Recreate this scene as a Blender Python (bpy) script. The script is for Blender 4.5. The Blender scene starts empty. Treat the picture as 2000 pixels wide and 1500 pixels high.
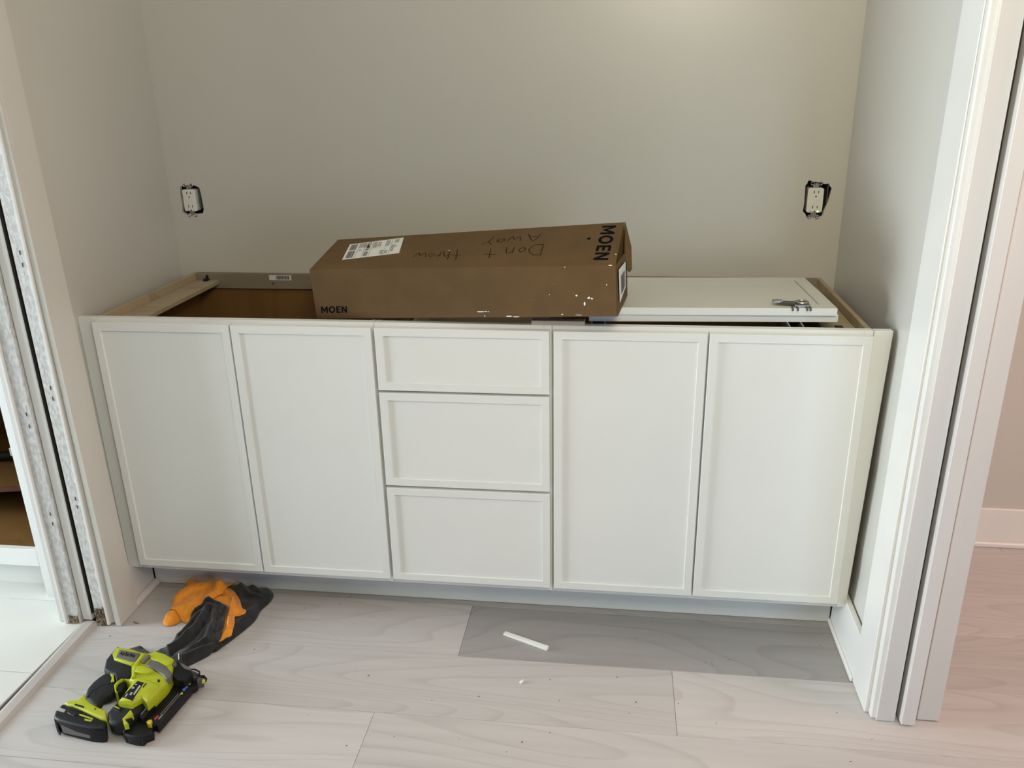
import bpy, bmesh, math, random
from mathutils import Vector, Matrix
from mathutils.geometry import delaunay_2d_cdt, tessellate_polygon
from mathutils import noise as mnoise

random.seed(7)
scn = bpy.context.scene
COL = scn.collection

# ------------------------------------------------------------------ camera
CP = Vector((1.3750942, -1.9352514, 1.4479277))
CR = Vector((0.99191694, 0.12548427, -0.01882796))
CU = Vector((-0.02572244, 0.34415242, 0.93856138))
CF = Vector((-0.12425438, 0.93049063, -0.34459837))
FPX = 1612.073
cam_d = bpy.data.cameras.new('camera')
cam_d.sensor_width = 36.0
cam_d.lens = FPX / 2000 * 36.0
cam_d.clip_start = 0.05
cam = bpy.data.objects.new('camera', cam_d)
COL.objects.link(cam)
m = Matrix((CR, CU, -CF)).transposed().to_4x4()
m.translation = CP
cam.matrix_world = m
scn.camera = cam

# ------------------------------------------------------------------ world, light, exposure
scn.view_settings.view_transform = 'Standard'
scn.view_settings.look = 'None'
scn.view_settings.exposure = 0.0
scn.view_settings.gamma = 1.0
scn.view_settings.use_curve_mapping = False
scn.cycles.use_denoising = True
scn.cycles.max_bounces = 8
scn.cycles.diffuse_bounces = 5

W = bpy.data.worlds.new('world')
scn.world = W
W.use_nodes = True
W.node_tree.nodes['Background'].inputs[0].default_value = (0.93, 0.95, 1.0, 1)
W.node_tree.nodes['Background'].inputs[1].default_value = 0.01


def area(name, loc, target, sx, sy, power, color):
    d = bpy.data.lights.new(name, 'AREA')
    d.shape = 'RECTANGLE'
    d.size = sx
    d.size_y = sy
    d.energy = power
    d.color = color
    o = bpy.data.objects.new(name, d)
    COL.objects.link(o)
    o.location = loc
    o.rotation_euler = (Vector(target) - Vector(loc)).to_track_quat('-Z', 'Y').to_euler()
    return o


# daylight through the window of the tiled room, a lamp in the room on the right,
# and two unseen fills added for brightness: cool low behind the camera, warm overhead
area('window_light', (-3.3, -0.78, 0.8), (1.6, -0.27, 0.6), 1.1, 1.3, 192, (0.84, 0.94, 1.0))
area('room_lamp', (3.9, -0.7, 1.9), (2.2, 0.2, 0.4), 1.0, 1.0, 27, (1.0, 0.59, 0.48))
area('rear_fill', (2.6, -2.2, 0.9), (1.4, 0.0, 0.6), 0.8, 1.2, 13.6, (0.60, 0.78, 1.0))
area('overhead_fill', (1.7, -1.9, 2.2), (1.6, 0.0, 0.8), 0.6, 0.6, 24, (1.0, 0.89, 0.64))


# ------------------------------------------------------------------ helpers
def at(px, py, x=None, y=None, z=None):
    """point of the place seen at a pixel of the 2000x1500 photograph, on the plane x=, y= or z="""
    d = CF + (px - 1000) / FPX * CR - (py - 750) / FPX * CU
    for i, v in enumerate((x, y, z)):
        if v is not None:
            return CP + d * ((v - CP[i]) / d[i])


class MB:
    def __init__(self):
        self.v = []
        self.f = []

    def add(self, verts, faces):
        n = len(self.v)
        self.v += [Vector(p) for p in verts]
        self.f += [tuple(i + n for i in f) for f in faces]
        return self

    def add_bm(self, bm):
        bm.verts.ensure_lookup_table()
        bm.verts.index_update()
        self.add([v.co.copy() for v in bm.verts], [[v.index for v in f.verts] for f in bm.faces])
        bm.free()
        return self

    def hexa(self, p, bev=0.0, seg=1):
        """8 points: bottom ring 0-3, top ring 4-7"""
        bm = bmesh.new()
        vs = [bm.verts.new(q) for q in p]
        for f in ((3, 2, 1, 0), (4, 5, 6, 7), (0, 1, 5, 4), (1, 2, 6, 5), (2, 3, 7, 6), (3, 0, 4, 7)):
            bm.faces.new([vs[i] for i in f])
        bmesh.ops.recalc_face_normals(bm, faces=bm.faces[:])
        if bev > 0:
            bmesh.ops.bevel(bm, geom=bm.edges[:], offset=bev, segments=seg, profile=0.5, affect='EDGES')
        return self.add_bm(bm)

    def box(self, x0, x1, y0, y1, z0, z1, bev=0.0, seg=1):
        return self.hexa([(x0, y0, z0), (x1, y0, z0), (x1, y1, z0), (x0, y1, z0),
                          (x0, y0, z1), (x1, y0, z1), (x1, y1, z1), (x0, y1, z1)], bev, seg)

    def prism(self, poly, z0, z1, bev=0.0, seg=2, taper=None):
        """polygon in XY extruded in z; bevelled on the top rim"""
        bm = bmesh.new()
        n = len(poly)
        c = sum((Vector((p[0], p[1])) for p in poly), Vector((0, 0))) / n
        lo = []
        for p in poly:
            q = Vector((p[0], p[1]))
            if taper:
                q = c + (q - c) * taper
            lo.append(bm.verts.new((q.x, q.y, z0)))
        hi = [bm.verts.new((p[0], p[1], z1)) for p in poly]
        top = bm.faces.new(hi)
        bm.faces.new(lo[::-1])
        for i in range(n):
            j = (i + 1) % n
            bm.faces.new((lo[i], lo[j], hi[j], hi[i]))
        bmesh.ops.recalc_face_normals(bm, faces=bm.faces[:])
        if bev > 0:
            bmesh.ops.bevel(bm, geom=list(top.edges), offset=bev, segments=seg, profile=0.5, affect='EDGES', clamp_overlap=True)
        return self.add_bm(bm)

    def tube(self, pts, r, n=10, caps=True):
        pts = [Vector(p) for p in pts]
        rs = r if isinstance(r, (list, tuple)) else [r] * len(pts)
        rings = []
        up = Vector((0, 0, 1))
        for i, p in enumerate(pts):
            t = (pts[min(i + 1, len(pts) - 1)] - pts[max(i - 1, 0)]).normalized()
            a = t.cross(up)
            if a.length < 1e-3:
                a = t.cross(Vector((1, 0, 0)))
            a.normalize()
            b = t.cross(a).normalized()
            rings.append([p + (a * math.cos(k * 2 * math.pi / n) + b * math.sin(k * 2 * math.pi / n)) * rs[i] for k in range(n)])
        v = [q for ring in rings for q in ring]
        f = []
        for i in range(len(pts) - 1):
            for k in range(n):
                k2 = (k + 1) % n
                f.append((i * n + k, i * n + k2, (i + 1) * n + k2, (i + 1) * n + k))
        if caps:
            f.append(tuple(range(n))[::-1])
            f.append(tuple((len(pts) - 1) * n + k for k in range(n)))
        return self.add(v, f)

    def build(self, name, mat, parent=None, smooth=False):
        me = bpy.data.meshes.new(name)
        vs = self.v
        lo = Vector((min(p.x for p in vs), min(p.y for p in vs), min(p.z for p in vs)))
        hi = Vector((max(p.x for p in vs), max(p.y for p in vs), max(p.z for p in vs)))
        c = (lo + hi) / 2
        me.from_pydata([p - c for p in vs], [], self.f)
        bm = bmesh.new()
        bm.from_mesh(me)
        bmesh.ops.recalc_face_normals(bm, faces=bm.faces[:])
        bm.to_mesh(me)
        bm.free()
        me.materials.append(mat)
        if smooth:
            for p in me.polygons:
                p.use_smooth = True
        o = bpy.data.objects.new(name, me)
        COL.objects.link(o)
        if parent is not None:
            o.parent = parent
            o.location = c - wloc(parent)
        else:
            o.location = c
        return o


def wloc(o):
    p = Vector((0, 0, 0))
    while o is not None:
        p += o.location
        o = o.parent
    return p


def thing(name, loc, label, cat, group=None):
    o = bpy.data.objects.new(name, None)
    o.empty_display_size = 0.05
    COL.objects.link(o)
    o.location = loc
    return tag(o, label, cat, group)


def tag(o, label, cat=None, group=None):
    o['label'] = label
    if cat:
        o['category'] = cat
    if group:
        o['group'] = group
    return o


def struct(o, label):
    o['kind'] = 'structure'
    o['label'] = label
    return o


def stroke(mb, pts, w, P, off=0.0004):
    """a flat pen stroke: pts in face coordinates, P maps (s,t,off) to the place"""
    pts = [Vector(p) for p in pts]
    L, Rr = [], []
    for i, p in enumerate(pts):
        t = (pts[min(i + 1, len(pts) - 1)] - pts[max(i - 1, 0)])
        t.normalize()
        nrm = Vector((-t.y, t.x)) * w / 2
        L.append(p + nrm)
        Rr.append(p - nrm)
    v = [P(q.x, q.y, off) for q in L] + [P(q.x, q.y, off) for q in Rr]
    n = len(pts)
    mb.add(v, [(i, i + 1, n + i + 1, n + i) for i in range(n - 1)])


def text_mesh(body, bold=0.0, size=1.0, shear=0.0):
    """letters as flat 2-D triangles, in text units; left-bottom at 0,0; returns verts, faces, width, height"""
    cu = bpy.data.curves.new('lettering', 'FONT')
    cu.body = body
    cu.size = size
    cu.offset = bold
    cu.shear = shear
    cu.resolution_u = 4
    o = bpy.data.objects.new('lettering', cu)
    COL.objects.link(o)
    dg = bpy.context.evaluated_depsgraph_get()
    me = bpy.data.meshes.new_from_object(o.evaluated_get(dg))
    v = [p.co.copy() for p in me.vertices]
    f = [tuple(p.vertices) for p in me.polygons]
    bpy.data.objects.remove(o)
    bpy.data.curves.remove(cu)
    bpy.data.meshes.remove(me)
    x0 = min(p.x for p in v)
    y0 = min(p.y for p in v)
    x1 = max(p.x for p in v)
    y1 = max(p.y for p in v)
    return [Vector((p.x - x0, p.y - y0)) for p in v], f, x1 - x0, y1 - y0


def put_text(mb, body, P, o, ex, ey, w, h, bold=0.0, off=0.0004, shear=0.0):
    """text filling the w x h rectangle whose left-bottom corner is o; ex, ey unit vectors in face coordinates"""
    v, f, tw, th = text_mesh(body, bold, 1.0, shear)
    o, ex, ey = Vector(o), Vector(ex), Vector(ey)
    vv = []
    for p in v:
        q = o + ex * (p.x / tw * w) + ey * (p.y / th * h)
        vv.append(P(q.x, q.y, off))
    mb.add(vv, f)


def quad_map(a, b, c, d, flip=1):
    """bilinear face a(0,0) b(1,0) c(1,1) d(0,1), with a normal offset in metres"""
    n = (b - a).cross(d - a).normalized() * flip

    def P(s, t, off=0.0):
        return a * (1 - s) * (1 - t) + b * s * (1 - t) + c * s * t + d * (1 - s) * t + n * off
    return P


# ------------------------------------------------------------------ materials
def nt(name, rough=0.5, color=(0.8, 0.8, 0.8), spec=0.5, metal=0.0):
    mt = bpy.data.materials.new(name)
    mt.use_nodes = True
    t = mt.node_tree
    b = t.nodes['Principled BSDF']
    b.inputs['Base Color'].default_value = (*color, 1)
    b.inputs['Roughness'].default_value = rough
    b.inputs['Metallic'].default_value = metal
    b.inputs['Specular IOR Level'].default_value = spec
    return mt, t, b


def N(t, typ, **kw):
    n = t.nodes.new(typ)
    for k, v in kw.items():
        setattr(n, k, v)
    return n


def speckle(name, color, rough=0.5, scale=40, var=0.06, bump=0.0, bscale=300, spec=0.5, metal=0.0, color2=None, stretch=(1, 1, 1)):
    """painted / plastic surface with slight mottling and fine relief"""
    mt, t, b = nt(name, rough, color, spec, metal)
    tc = N(t, 'ShaderNodeTexCoord')
    mp = N(t, 'ShaderNodeMapping')
    mp.inputs['Scale'].default_value = stretch
    t.links.new(tc.outputs['Object'], mp.inputs[0])
    nz = N(t, 'ShaderNodeTexNoise')
    nz.inputs['Scale'].default_value = scale
    nz.inputs['Detail'].default_value = 4
    t.links.new(mp.outputs[0], nz.inputs['Vector'])
    cr = N(t, 'ShaderNodeValToRGB')
    c2 = color2 or tuple(max(0, c * (1 - var)) for c in color)
    cr.color_ramp.elements[0].color = (*c2, 1)
    cr.color_ramp.elements[1].color = (*color, 1)
    cr.color_ramp.elements[0].position = 0.35
    cr.color_ramp.elements[1].position = 0.65
    t.links.new(nz.outputs['Fac'], cr.inputs[0])
    t.links.new(cr.outputs[0], b.inputs['Base Color'])
    if bump > 0:
        n2 = N(t, 'ShaderNodeTexNoise')
        n2.inputs['Scale'].default_value = bscale
        n2.inputs['Detail'].default_value = 2
        t.links.new(tc.outputs['Object'], n2.inputs['Vector'])
        bp = N(t, 'ShaderNodeBump')
        bp.inputs['Strength'].default_value = bump
        bp.inputs['Distance'].default_value = 0.002
        t.links.new(n2.outputs['Fac'], bp.inputs['Height'])
        t.links.new(bp.outputs[0], b.inputs['Normal'])
    return mt


def wood(name, light, dark, rough=0.5, scale=(1.2, 18, 18), rings=6.0, dist=4.0, contrast=1.0, per_object=0.0, spec=0.4, axis='X'):
    """long grain along X, with cathedral figure; seeded per object"""
    mt, t, b = nt(name, rough, light, spec)
    tc = N(t, 'ShaderNodeTexCoord')
    oi = N(t, 'ShaderNodeObjectInfo')
    off = N(t, 'ShaderNodeVectorMath', operation='SCALE')
    comb = N(t, 'ShaderNodeCombineXYZ')
    t.links.new(oi.outputs['Random'], comb.inputs[0])
    t.links.new(oi.outputs['Random'], comb.inputs[1])
    off.inputs['Scale'].default_value = 37.0
    t.links.new(comb.outputs[0], off.inputs[0])
    add = N(t, 'ShaderNodeVectorMath', operation='ADD')
    t.links.new(tc.outputs['Object'], add.inputs[0])
    t.links.new(off.outputs[0], add.inputs[1])
    mp = N(t, 'ShaderNodeMapping')
    mp.inputs['Scale'].default_value = scale
    t.links.new(add.outputs[0], mp.inputs[0])
    # broad figure
    n1 = N(t, 'ShaderNodeTexNoise')
    n1.inputs['Scale'].default_value = 0.55
    n1.inputs['Detail'].default_value = 1.5
    n1.inputs['Distortion'].default_value = 0.4
    t.links.new(mp.outputs[0], n1.inputs['Vector'])
    mul = N(t, 'ShaderNodeMath', operation='MULTIPLY')
    mul.inputs[1].default_value = rings
    t.links.new(n1.outputs['Fac'], mul.inputs[0])
    fr = N(t, 'ShaderNodeMath', operation='FRACT')
    t.links.new(mul.outputs[0], fr.inputs[0])
    ring = N(t, 'ShaderNodeValToRGB')
    ring.color_ramp.elements[0].position = 0.0
    ring.color_ramp.elements[0].color = (0.1, 0.1, 0.1, 1)
    ring.color_ramp.elements[1].position = 0.22
    ring.color_ramp.elements[1].color = (0.8, 0.8, 0.8, 1)
    e = ring.color_ramp.elements.new(0.93)
    e.color = (1, 1, 1, 1)
    e = ring.color_ramp.elements.new(1.0)
    e.color = (0.1, 0.1, 0.1, 1)
    t.links.new(fr.outputs[0], ring.inputs[0])
    # fine fibres
    mp2 = N(t, 'ShaderNodeMapping')
    mp2.inputs['Scale'].default_value = (scale[0] * 2.5, scale[1] * 7, scale[2] * 7)
    t.links.new(add.outputs[0], mp2.inputs[0])
    n2 = N(t, 'ShaderNodeTexNoise')
    n2.inputs['Scale'].default_value = 1.0
    n2.inputs['Detail'].default_value = 5
    t.links.new(mp2.outputs[0], n2.inputs['Vector'])
    mx = N(t, 'ShaderNodeMix', data_type='FLOAT')
    mx.inputs['Factor'].default_value = 0.62
    t.links.new(ring.outputs[0], mx.inputs['A'])
    t.links.new(n2.outputs['Fac'], mx.inputs['B'])
    cr = N(t, 'ShaderNodeValToRGB')
    cr.color_ramp.elements[0].position = 0.5 - 0.28 / contrast
    cr.color_ramp.elements[0].color = (*dark, 1)
    cr.color_ramp.elements[1].position = 0.5 + 0.22 / contrast
    cr.color_ramp.elements[1].color = (*light, 1)
    t.links.new(mx.outputs[0], cr.inputs[0])
    outc = cr.outputs[0]
    if per_object > 0:
        attr = N(t, 'ShaderNodeAttribute', attribute_type='OBJECT', attribute_name='shade')
        mm = N(t, 'ShaderNodeVectorMath', operation='SCALE')
        t.links.new(outc, mm.inputs[0])
        t.links.new(attr.outputs['Fac'], mm.inputs['Scale'])
        outc = mm.outputs[0]
    t.links.new(outc, b.inputs['Base Color'])
    bp = N(t, 'ShaderNodeBump')
    bp.inputs['Strength'].default_value = 0.08
    bp.inputs['Distance'].default_value = 0.002
    t.links.new(mx.outputs[0], bp.inputs['Height'])
    t.links.new(bp.outputs[0], b.inputs['Normal'])
    return mt


M = {}
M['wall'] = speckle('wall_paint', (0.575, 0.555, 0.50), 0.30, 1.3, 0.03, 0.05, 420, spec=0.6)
M['wall_right'] = speckle('lit_wall_paint', (0.66, 0.645, 0.595), 0.32, 1.3, 0.03, 0.05, 420, spec=0.55)  # same wall paint, lightened for the light falling on the right wall
M['trim'] = speckle('white_trim_paint', (0.80, 0.79, 0.76), 0.35, 6, 0.04, 0.03, 120)
M['trim_scuffed'] = speckle('scuffed_trim_paint', (0.70, 0.675, 0.65), 0.5, 9, 0.05, 0.05, 160, stretch=(1, 1, 0.25))
M['board'] = speckle('casing_board_paint', (0.66, 0.64, 0.585), 0.45, 6, 0.03, 0.03, 160)
M['scraped'] = speckle('scraped_primer', (0.72, 0.72, 0.70), 0.6, 130, 0.3, 0.35, 190, color2=(0.50, 0.50, 0.49), stretch=(1, 1, 0.45))
M['torn'] = speckle('torn_wood_fibre', (0.30, 0.24, 0.16), 0.9, 160, 0.5, 0.8, 260, color2=(0.05, 0.035, 0.02), stretch=(1, 1, 0.35))
M['ceiling'] = speckle('ceiling_paint', (0.75, 0.74, 0.72), 0.8, 3, 0.03)
M['cabinet'] = speckle('cabinet_paint', (0.79, 0.80, 0.775), 0.36, 5, 0.02, 0.015, 300, spec=0.4)
M['loose_door'] = speckle('shaded_cabinet_paint', (0.62, 0.61, 0.55), 0.5, 5, 0.03, 0.015, 300, spec=0.4)  # cabinet paint darkened; the dim shade on the stacked doors is in it
M['maple'] = wood('maple_ply', (0.40, 0.32, 0.21), (0.31, 0.24, 0.15), 0.55, (1.0, 14, 14), 3, 2, 0.9)
M['rail'] = speckle('rail_beige', (0.24, 0.20, 0.14), 0.55, 30, 0.1, 0.05, stretch=(0.2, 1, 1))
M['veneer'] = wood('orange_brown_veneer', (0.19, 0.100, 0.030), (0.14, 0.070, 0.020), 0.45, (9, 9, 0.9), 3, 2, 0.9)  # veneer, rail and maple darkened to carry the deep shade inside the cabinets
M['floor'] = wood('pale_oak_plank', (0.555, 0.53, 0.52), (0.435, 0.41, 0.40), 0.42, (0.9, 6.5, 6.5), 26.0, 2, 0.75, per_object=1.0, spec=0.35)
M['subfloor'] = speckle('dark_joint', (0.12, 0.105, 0.095), 0.9)
M['tile'] = speckle('white_tile', (0.74, 0.755, 0.72), 0.3, 3, 0.03, spec=0.5)
M['threshold'] = wood('grey_threshold', (0.52, 0.48, 0.45), (0.40, 0.37, 0.345), 0.42, (10, 1.2, 10), 4, 2, 0.8)
M['slot'] = speckle('recess_shade', (0.05, 0.045, 0.04), 0.9)  # flat dark that paints the shade in pockets, nail holes and carton
M['card'] = speckle('cardboard', (0.132, 0.079, 0.034), 0.78, 14, 0.14, 0.06, 200, spec=0.2)
M['card_in'] = speckle('cardboard_inside', (0.20, 0.12, 0.06), 0.85, 20, 0.1, spec=0.1)
M['ink'] = speckle('black_print', (0.006, 0.006, 0.009), 0.95, spec=0.05)
M['pen'] = speckle('marker_pen', (0.022, 0.012, 0.005), 0.95, spec=0.05)
M['paper'] = speckle('white_label_paper', (0.70, 0.70, 0.66), 0.6, 30, 0.04)
M['grey_print'] = speckle('grey_print', (0.10, 0.10, 0.10), 0.9, spec=0.1)
M['splash'] = speckle('white_paint_splash', (0.88, 0.88, 0.86), 0.4)
M['steel'] = speckle('zinc_steel', (0.42, 0.41, 0.38), 0.38, 60, 0.2, metal=0.85)
M['dark_steel'] = speckle('dark_steel', (0.12, 0.12, 0.11), 0.4, 60, 0.2, metal=0.6)
M['lime'] = speckle('lime_plastic', (0.44, 0.49, 0.012), 0.42, 20, 0.08, 0.02, 400)
M['black_plastic'] = speckle('black_plastic', (0.007, 0.007, 0.008), 0.5, 40, 0.2, 0.03, 500, spec=0.3)
M['rubber'] = speckle('charcoal_rubber', (0.015, 0.016, 0.017), 0.65, 60, 0.25, 0.12, 700, spec=0.3)
M['grey_plastic'] = speckle('grey_plastic', (0.13, 0.125, 0.115), 0.5, 30, 0.1)
M['pale_grey'] = speckle('pale_grey_print', (0.42, 0.42, 0.42), 0.5)
M['yellow'] = speckle('yellow_sticker', (0.65, 0.52, 0.03), 0.5)
M['blue'] = speckle('blue_sticker', (0.06, 0.16, 0.55), 0.5)
M['red'] = speckle('red_sticker', (0.55, 0.05, 0.04), 0.5)
M['orange'] = speckle('orange_microfibre', (0.92, 0.34, 0.035), 0.95, 60, 0.15, 0.4, 900, spec=0.1)
M['charcoal'] = speckle('charcoal_microfibre', (0.026, 0.028, 0.031), 0.95, 45, 0.45, 0.5, 900, spec=0.12)
M['outlet'] = speckle('outlet_white', (0.78, 0.77, 0.72), 0.35, 10, 0.02)
M['hole'] = speckle('electrical_box_black', (0.006, 0.006, 0.010), 0.5)
M['scrap'] = wood('pine_scrap', (0.50, 0.42, 0.34), (0.34, 0.27, 0.20), 0.7, (6, 40, 40), 4, 2)
M['shim'] = speckle('white_painted_strip', (0.86, 0.86, 0.82), 0.5, 40, 0.04)
M['speck'] = speckle('sawdust_speck', (0.20, 0.16, 0.12), 0.9)

for k in ('orange', 'charcoal'):
    b = M[k].node_tree.nodes['Principled BSDF']
    b.inputs['Sheen Weight'].default_value = 0.2
    b.inputs['Sheen Roughness'].default_value = 0.6

# led
mt, t, b = nt('status_light', 0.4, (0.5, 1.0, 0.3))
b.inputs['Emission Color'].default_value = (0.6, 1.0, 0.35, 1)
b.inputs['Emission Strength'].default_value = 2.0
M['led'] = mt

# ------------------------------------------------------------------ floor
fl = MB().box(-0.11, 3.6, -3.2, 0.62, -0.06, -0.012).build('floor', M['subfloor'])
struct(fl, 'pale oak plank floor in front of the cabinets')
PW = 0.228
PL = 1.8
Y0 = -0.141
plank_shades = {}
first = None
for r in range(-13, 4):
    ya = Y0 + r * PW
    yb = ya + PW
    if ya > 0.6:
        continue
    seam = {0: 0.975, -1: 1.54, -2: 0.809}.get(r, random.uniform(0, PL))
    seams = [seam + PL * k for k in range(-4, 4)]
    if r == 0:
        seams = [-0.83, 0.975, 2.085, 3.9]
    if r == 1:
        seams = [-1.2, 0.60, 2.09, 3.9]
    for x, x_end in zip(seams, seams[1:]):
        xa, xb = max(x, -0.105), min(x_end, 3.6)
        if xb - xa < 0.02:
            continue
        g = 0.00035
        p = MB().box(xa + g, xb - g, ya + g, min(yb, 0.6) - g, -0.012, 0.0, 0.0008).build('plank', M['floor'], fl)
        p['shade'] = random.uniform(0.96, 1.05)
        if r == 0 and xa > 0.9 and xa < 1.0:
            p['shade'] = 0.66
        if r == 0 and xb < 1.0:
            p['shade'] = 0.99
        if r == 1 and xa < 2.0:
            p['shade'] = 0.75  # row along the toe kick darkened to stand for its contact shadow
        if r == -1 and xb < 1.6:
            p['shade'] = 0.955
        if r == -1 and 1.5 < xa < 1.6:
            p['shade'] = 1.04
        if r == -2 and 0.7 < xa < 0.9:
            p['shade'] = 1.0
        if r == -2 and xb < 0.9:
            p['shade'] = 1.07

f2 = MB().box(-3.4, -0.11, -3.2, 0.62, -0.06, -0.006).build('floor', M['subfloor'])
struct(f2, 'white tiled floor beyond the left doorway')
ty = -0.325
for r in range(-9, 4):
    ya = ty + r * 0.31
    if ya > 0.55 or ya < -3.1:
        continue
    for k in range(6):
        xb = -0.135 - k * 0.62 - (0.31 if r % 2 else 0) + (0.31 if (r % 2 and k == 0) else 0)
        xa = -0.135 - (k + 1) * 0.62 - (0.31 if r % 2 else 0)
        MB().box(xa + 0.001, xb - 0.001, ya + 0.001, min(ya + 0.31, 0.6) - 0.001, -0.006, 0.001, 0.0008).build('tile', M['tile'], f2)

# threshold strip between the two floors
tr = MB()
prof = [(-0.024, 0.0), (-0.021, 0.006), (-0.012, 0.0085), (0.010, 0.0085), (0.019, 0.005), (0.024, 0.0)]
ends = [(-0.110, -0.105), (-0.090, -0.62), (-0.060, -3.1)]
vv = []
for (cx, cy) in ends:
    vv += [(cx + a, cy, h) for a, h in prof]
n = len(prof)
ff = []
for i in range(len(ends) - 1):
    for k in range(n - 1):
        ff.append((i * n + k, i * n + k + 1, (i + 1) * n + k + 1, (i + 1) * n + k))
    ff.append((i * n + n - 1, i * n, (i + 1) * n, (i + 1) * n + n - 1))
ff.append(tuple(range(n)))
ff.append(tuple(2 * n + k for k in range(n)))
tr.add(vv, ff)
struct(tr.build('trim_1', M['threshold']), 'grey wooden threshold strip between plank floor and white tile')

# ------------------------------------------------------------------ walls
WY = 0.58


def wobble(poly, amp, sub, seed):
    rnd = random.Random(seed)
    out = []
    n = len(poly)
    for i in range(n):
        a, b_ = Vector(poly[i]), Vector(poly[(i + 1) % n])
        for k in range(sub):
            q = a.lerp(b_, k / sub)
            out.append(Vector((q.x + rnd.uniform(-amp, amp), q.y + rnd.uniform(-amp, amp))))
    return out


holeL = wobble([(-0.013, 1.074), (0.000, 1.066), (0.054, 1.070), (0.060, 1.082), (0.056, 1.152), (0.030, 1.158), (-0.010, 1.154)], 0.0016, 3, 3)
holeR = wobble([(1.903, 1.075), (1.916, 1.060), (1.958, 1.062), (1.966, 1.085), (1.977, 1.142), (1.968, 1.153), (1.955, 1.152), (1.935, 1.160), (1.912, 1.163), (1.904, 1.150)], 0.0016, 3, 5)
outer = [Vector((-0.19, 0)), Vector((2.16, 0)), Vector((2.16, 2.6)), Vector((-0.19, 2.6))]
loops = [[Vector((p.x, p.y, 0)) for p in L] for L in (outer, holeL, holeR)]
tri = tessellate_polygon(loops)
allp = [p for L in loops for p in L]
wb = MB()
wb.add([(p.x, WY, p.y) for p in allp], [tuple(q) for q in tri])
base = 4
for L in (holeL, holeR):
    n = len(L)
    wb.add([(p.x, WY, p.y) for p in L] + [(p.x, WY + 0.0127, p.y) for p in L],
           [(i, (i + 1) % n, n + (i + 1) % n, n + i) for i in range(n)])
wb.add([(-0.19, WY + 0.08, 0), (2.16, WY + 0.08, 0), (2.16, WY + 0.08, 2.6), (-0.19, WY + 0.08, 2.6)], [(0, 1, 2, 3)])
wo = wb.build('wall_back', M['wall'])
struct(wo, 'greige painted back wall of the alcove with two open outlet cut-outs')

# left wall: alcove-side skin, far skin, header
wl = MB()
wl.box(-0.060, -0.047, -0.098, WY, 0, 2.6)
wl.box(-0.190, -0.178, -0.098, 0.66, 0, 2.6)
wl.box(-0.180, -0.058, 0.50, WY - 0.001, 0, 2.59)
struct(wl.build('wall_left', M['wall']), 'greige left alcove wall that holds the pocket door')


def xr(z):
    return 2.004 + 0.030 * (1 - math.exp(-z / 0.55)) / (1 - math.exp(-0.9 / 0.55))


wr = MB()
zs_ = [0, 0.3, 0.6, 0.9, 1.2, 1.6, 2.6]
vv = []
for z in zs_:
    vv += [(xr(z), -0.20, z), (2.052, -0.20, z), (2.052, WY, z), (2.016 - 0.0015 * z, WY, z)]
ff = [(0, 1, 2, 3), tuple(4 * (len(zs_) - 1) + k for k in (3, 2, 1, 0))]
for i in range(len(zs_) - 1):
    for k in range(4):
        k2 = (k + 1) % 4
        ff.append((4 * i + k, 4 * i + k2, 4 * i + 4 + k2, 4 * i + 4 + k))
wr.add(vv, ff)
wr.box(2.118, 2.154, -0.24, 0.584, 0, 2.6)
wr.box(2.04, 2.13, 0.5, 0.58, 0, 2.6)
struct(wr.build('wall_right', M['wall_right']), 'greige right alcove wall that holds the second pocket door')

wa = MB().box(2.154, 3.6, 0.586, 0.66, 0, 2.6).build('wall_adjoining', M['wall'])
struct(wa, 'wall of the room beyond the right doorway')
wf = MB().box(-3.4, -0.19, 0.60, 0.66, 0, 2.6).build('wall_adjoining', M['wall'])
struct(wf, 'wall of the room beyond the left doorway behind its open cabinet')
ce = MB().box(-3.4, 3.6, -1.9, 0.66, 2.6, 2.66).build('ceiling', M['ceiling'])
struct(ce, 'flat white ceiling above the alcove')

# baseboard in the right room
bb = MB().box(2.154, 3.6, 0.574, 0.586, 0, 0.135, 0.002).box(2.154, 3.6, 0.562, 0.574, 0, 0.018, 0.004)
struct(bb.build('baseboard_adjoining', M['trim']), 'tall white baseboard with shoe moulding in the room on the right')

# ---- left wall end: casing, split jambs, pocket door
bd = MB()
def xb(z):
    return -0.0135 - 0.0125 * z
bd.hexa([(-0.030, -0.112, 0.001), (xb(0), -0.112, 0.001), (xb(0), -0.022, 0.001), (-0.046, -0.022, 0.001),
         (-0.060, -0.112, 2.4), (xb(2.4), -0.112, 2.4), (xb(2.4), -0.022, 2.4), (-0.060, -0.022, 2.4)], 0.0012)
struct(bd.build('trim_2', M['board']), 'flat casing board on the left alcove wall beside the cabinets')
# the alcove-side jamb with scraped face
jl = MB().box(-0.0865, -0.052, -0.112, -0.098, 0.001, 2.3, 0.0015).build('trim_3', M['scraped'])
struct(jl, 'scraped grey jamb strip with torn wood at its foot, right of the left slot')
MB().box(-0.054, -0.045, -0.116, -0.099, 0.004, 2.3, 0.002).build('jamb_edge', M['trim'], jl)
MB().box(-0.046, -0.030, -0.103, -0.099, 0.004, 2.3).build('reveal', M['trim_scuffed'], jl)


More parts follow.
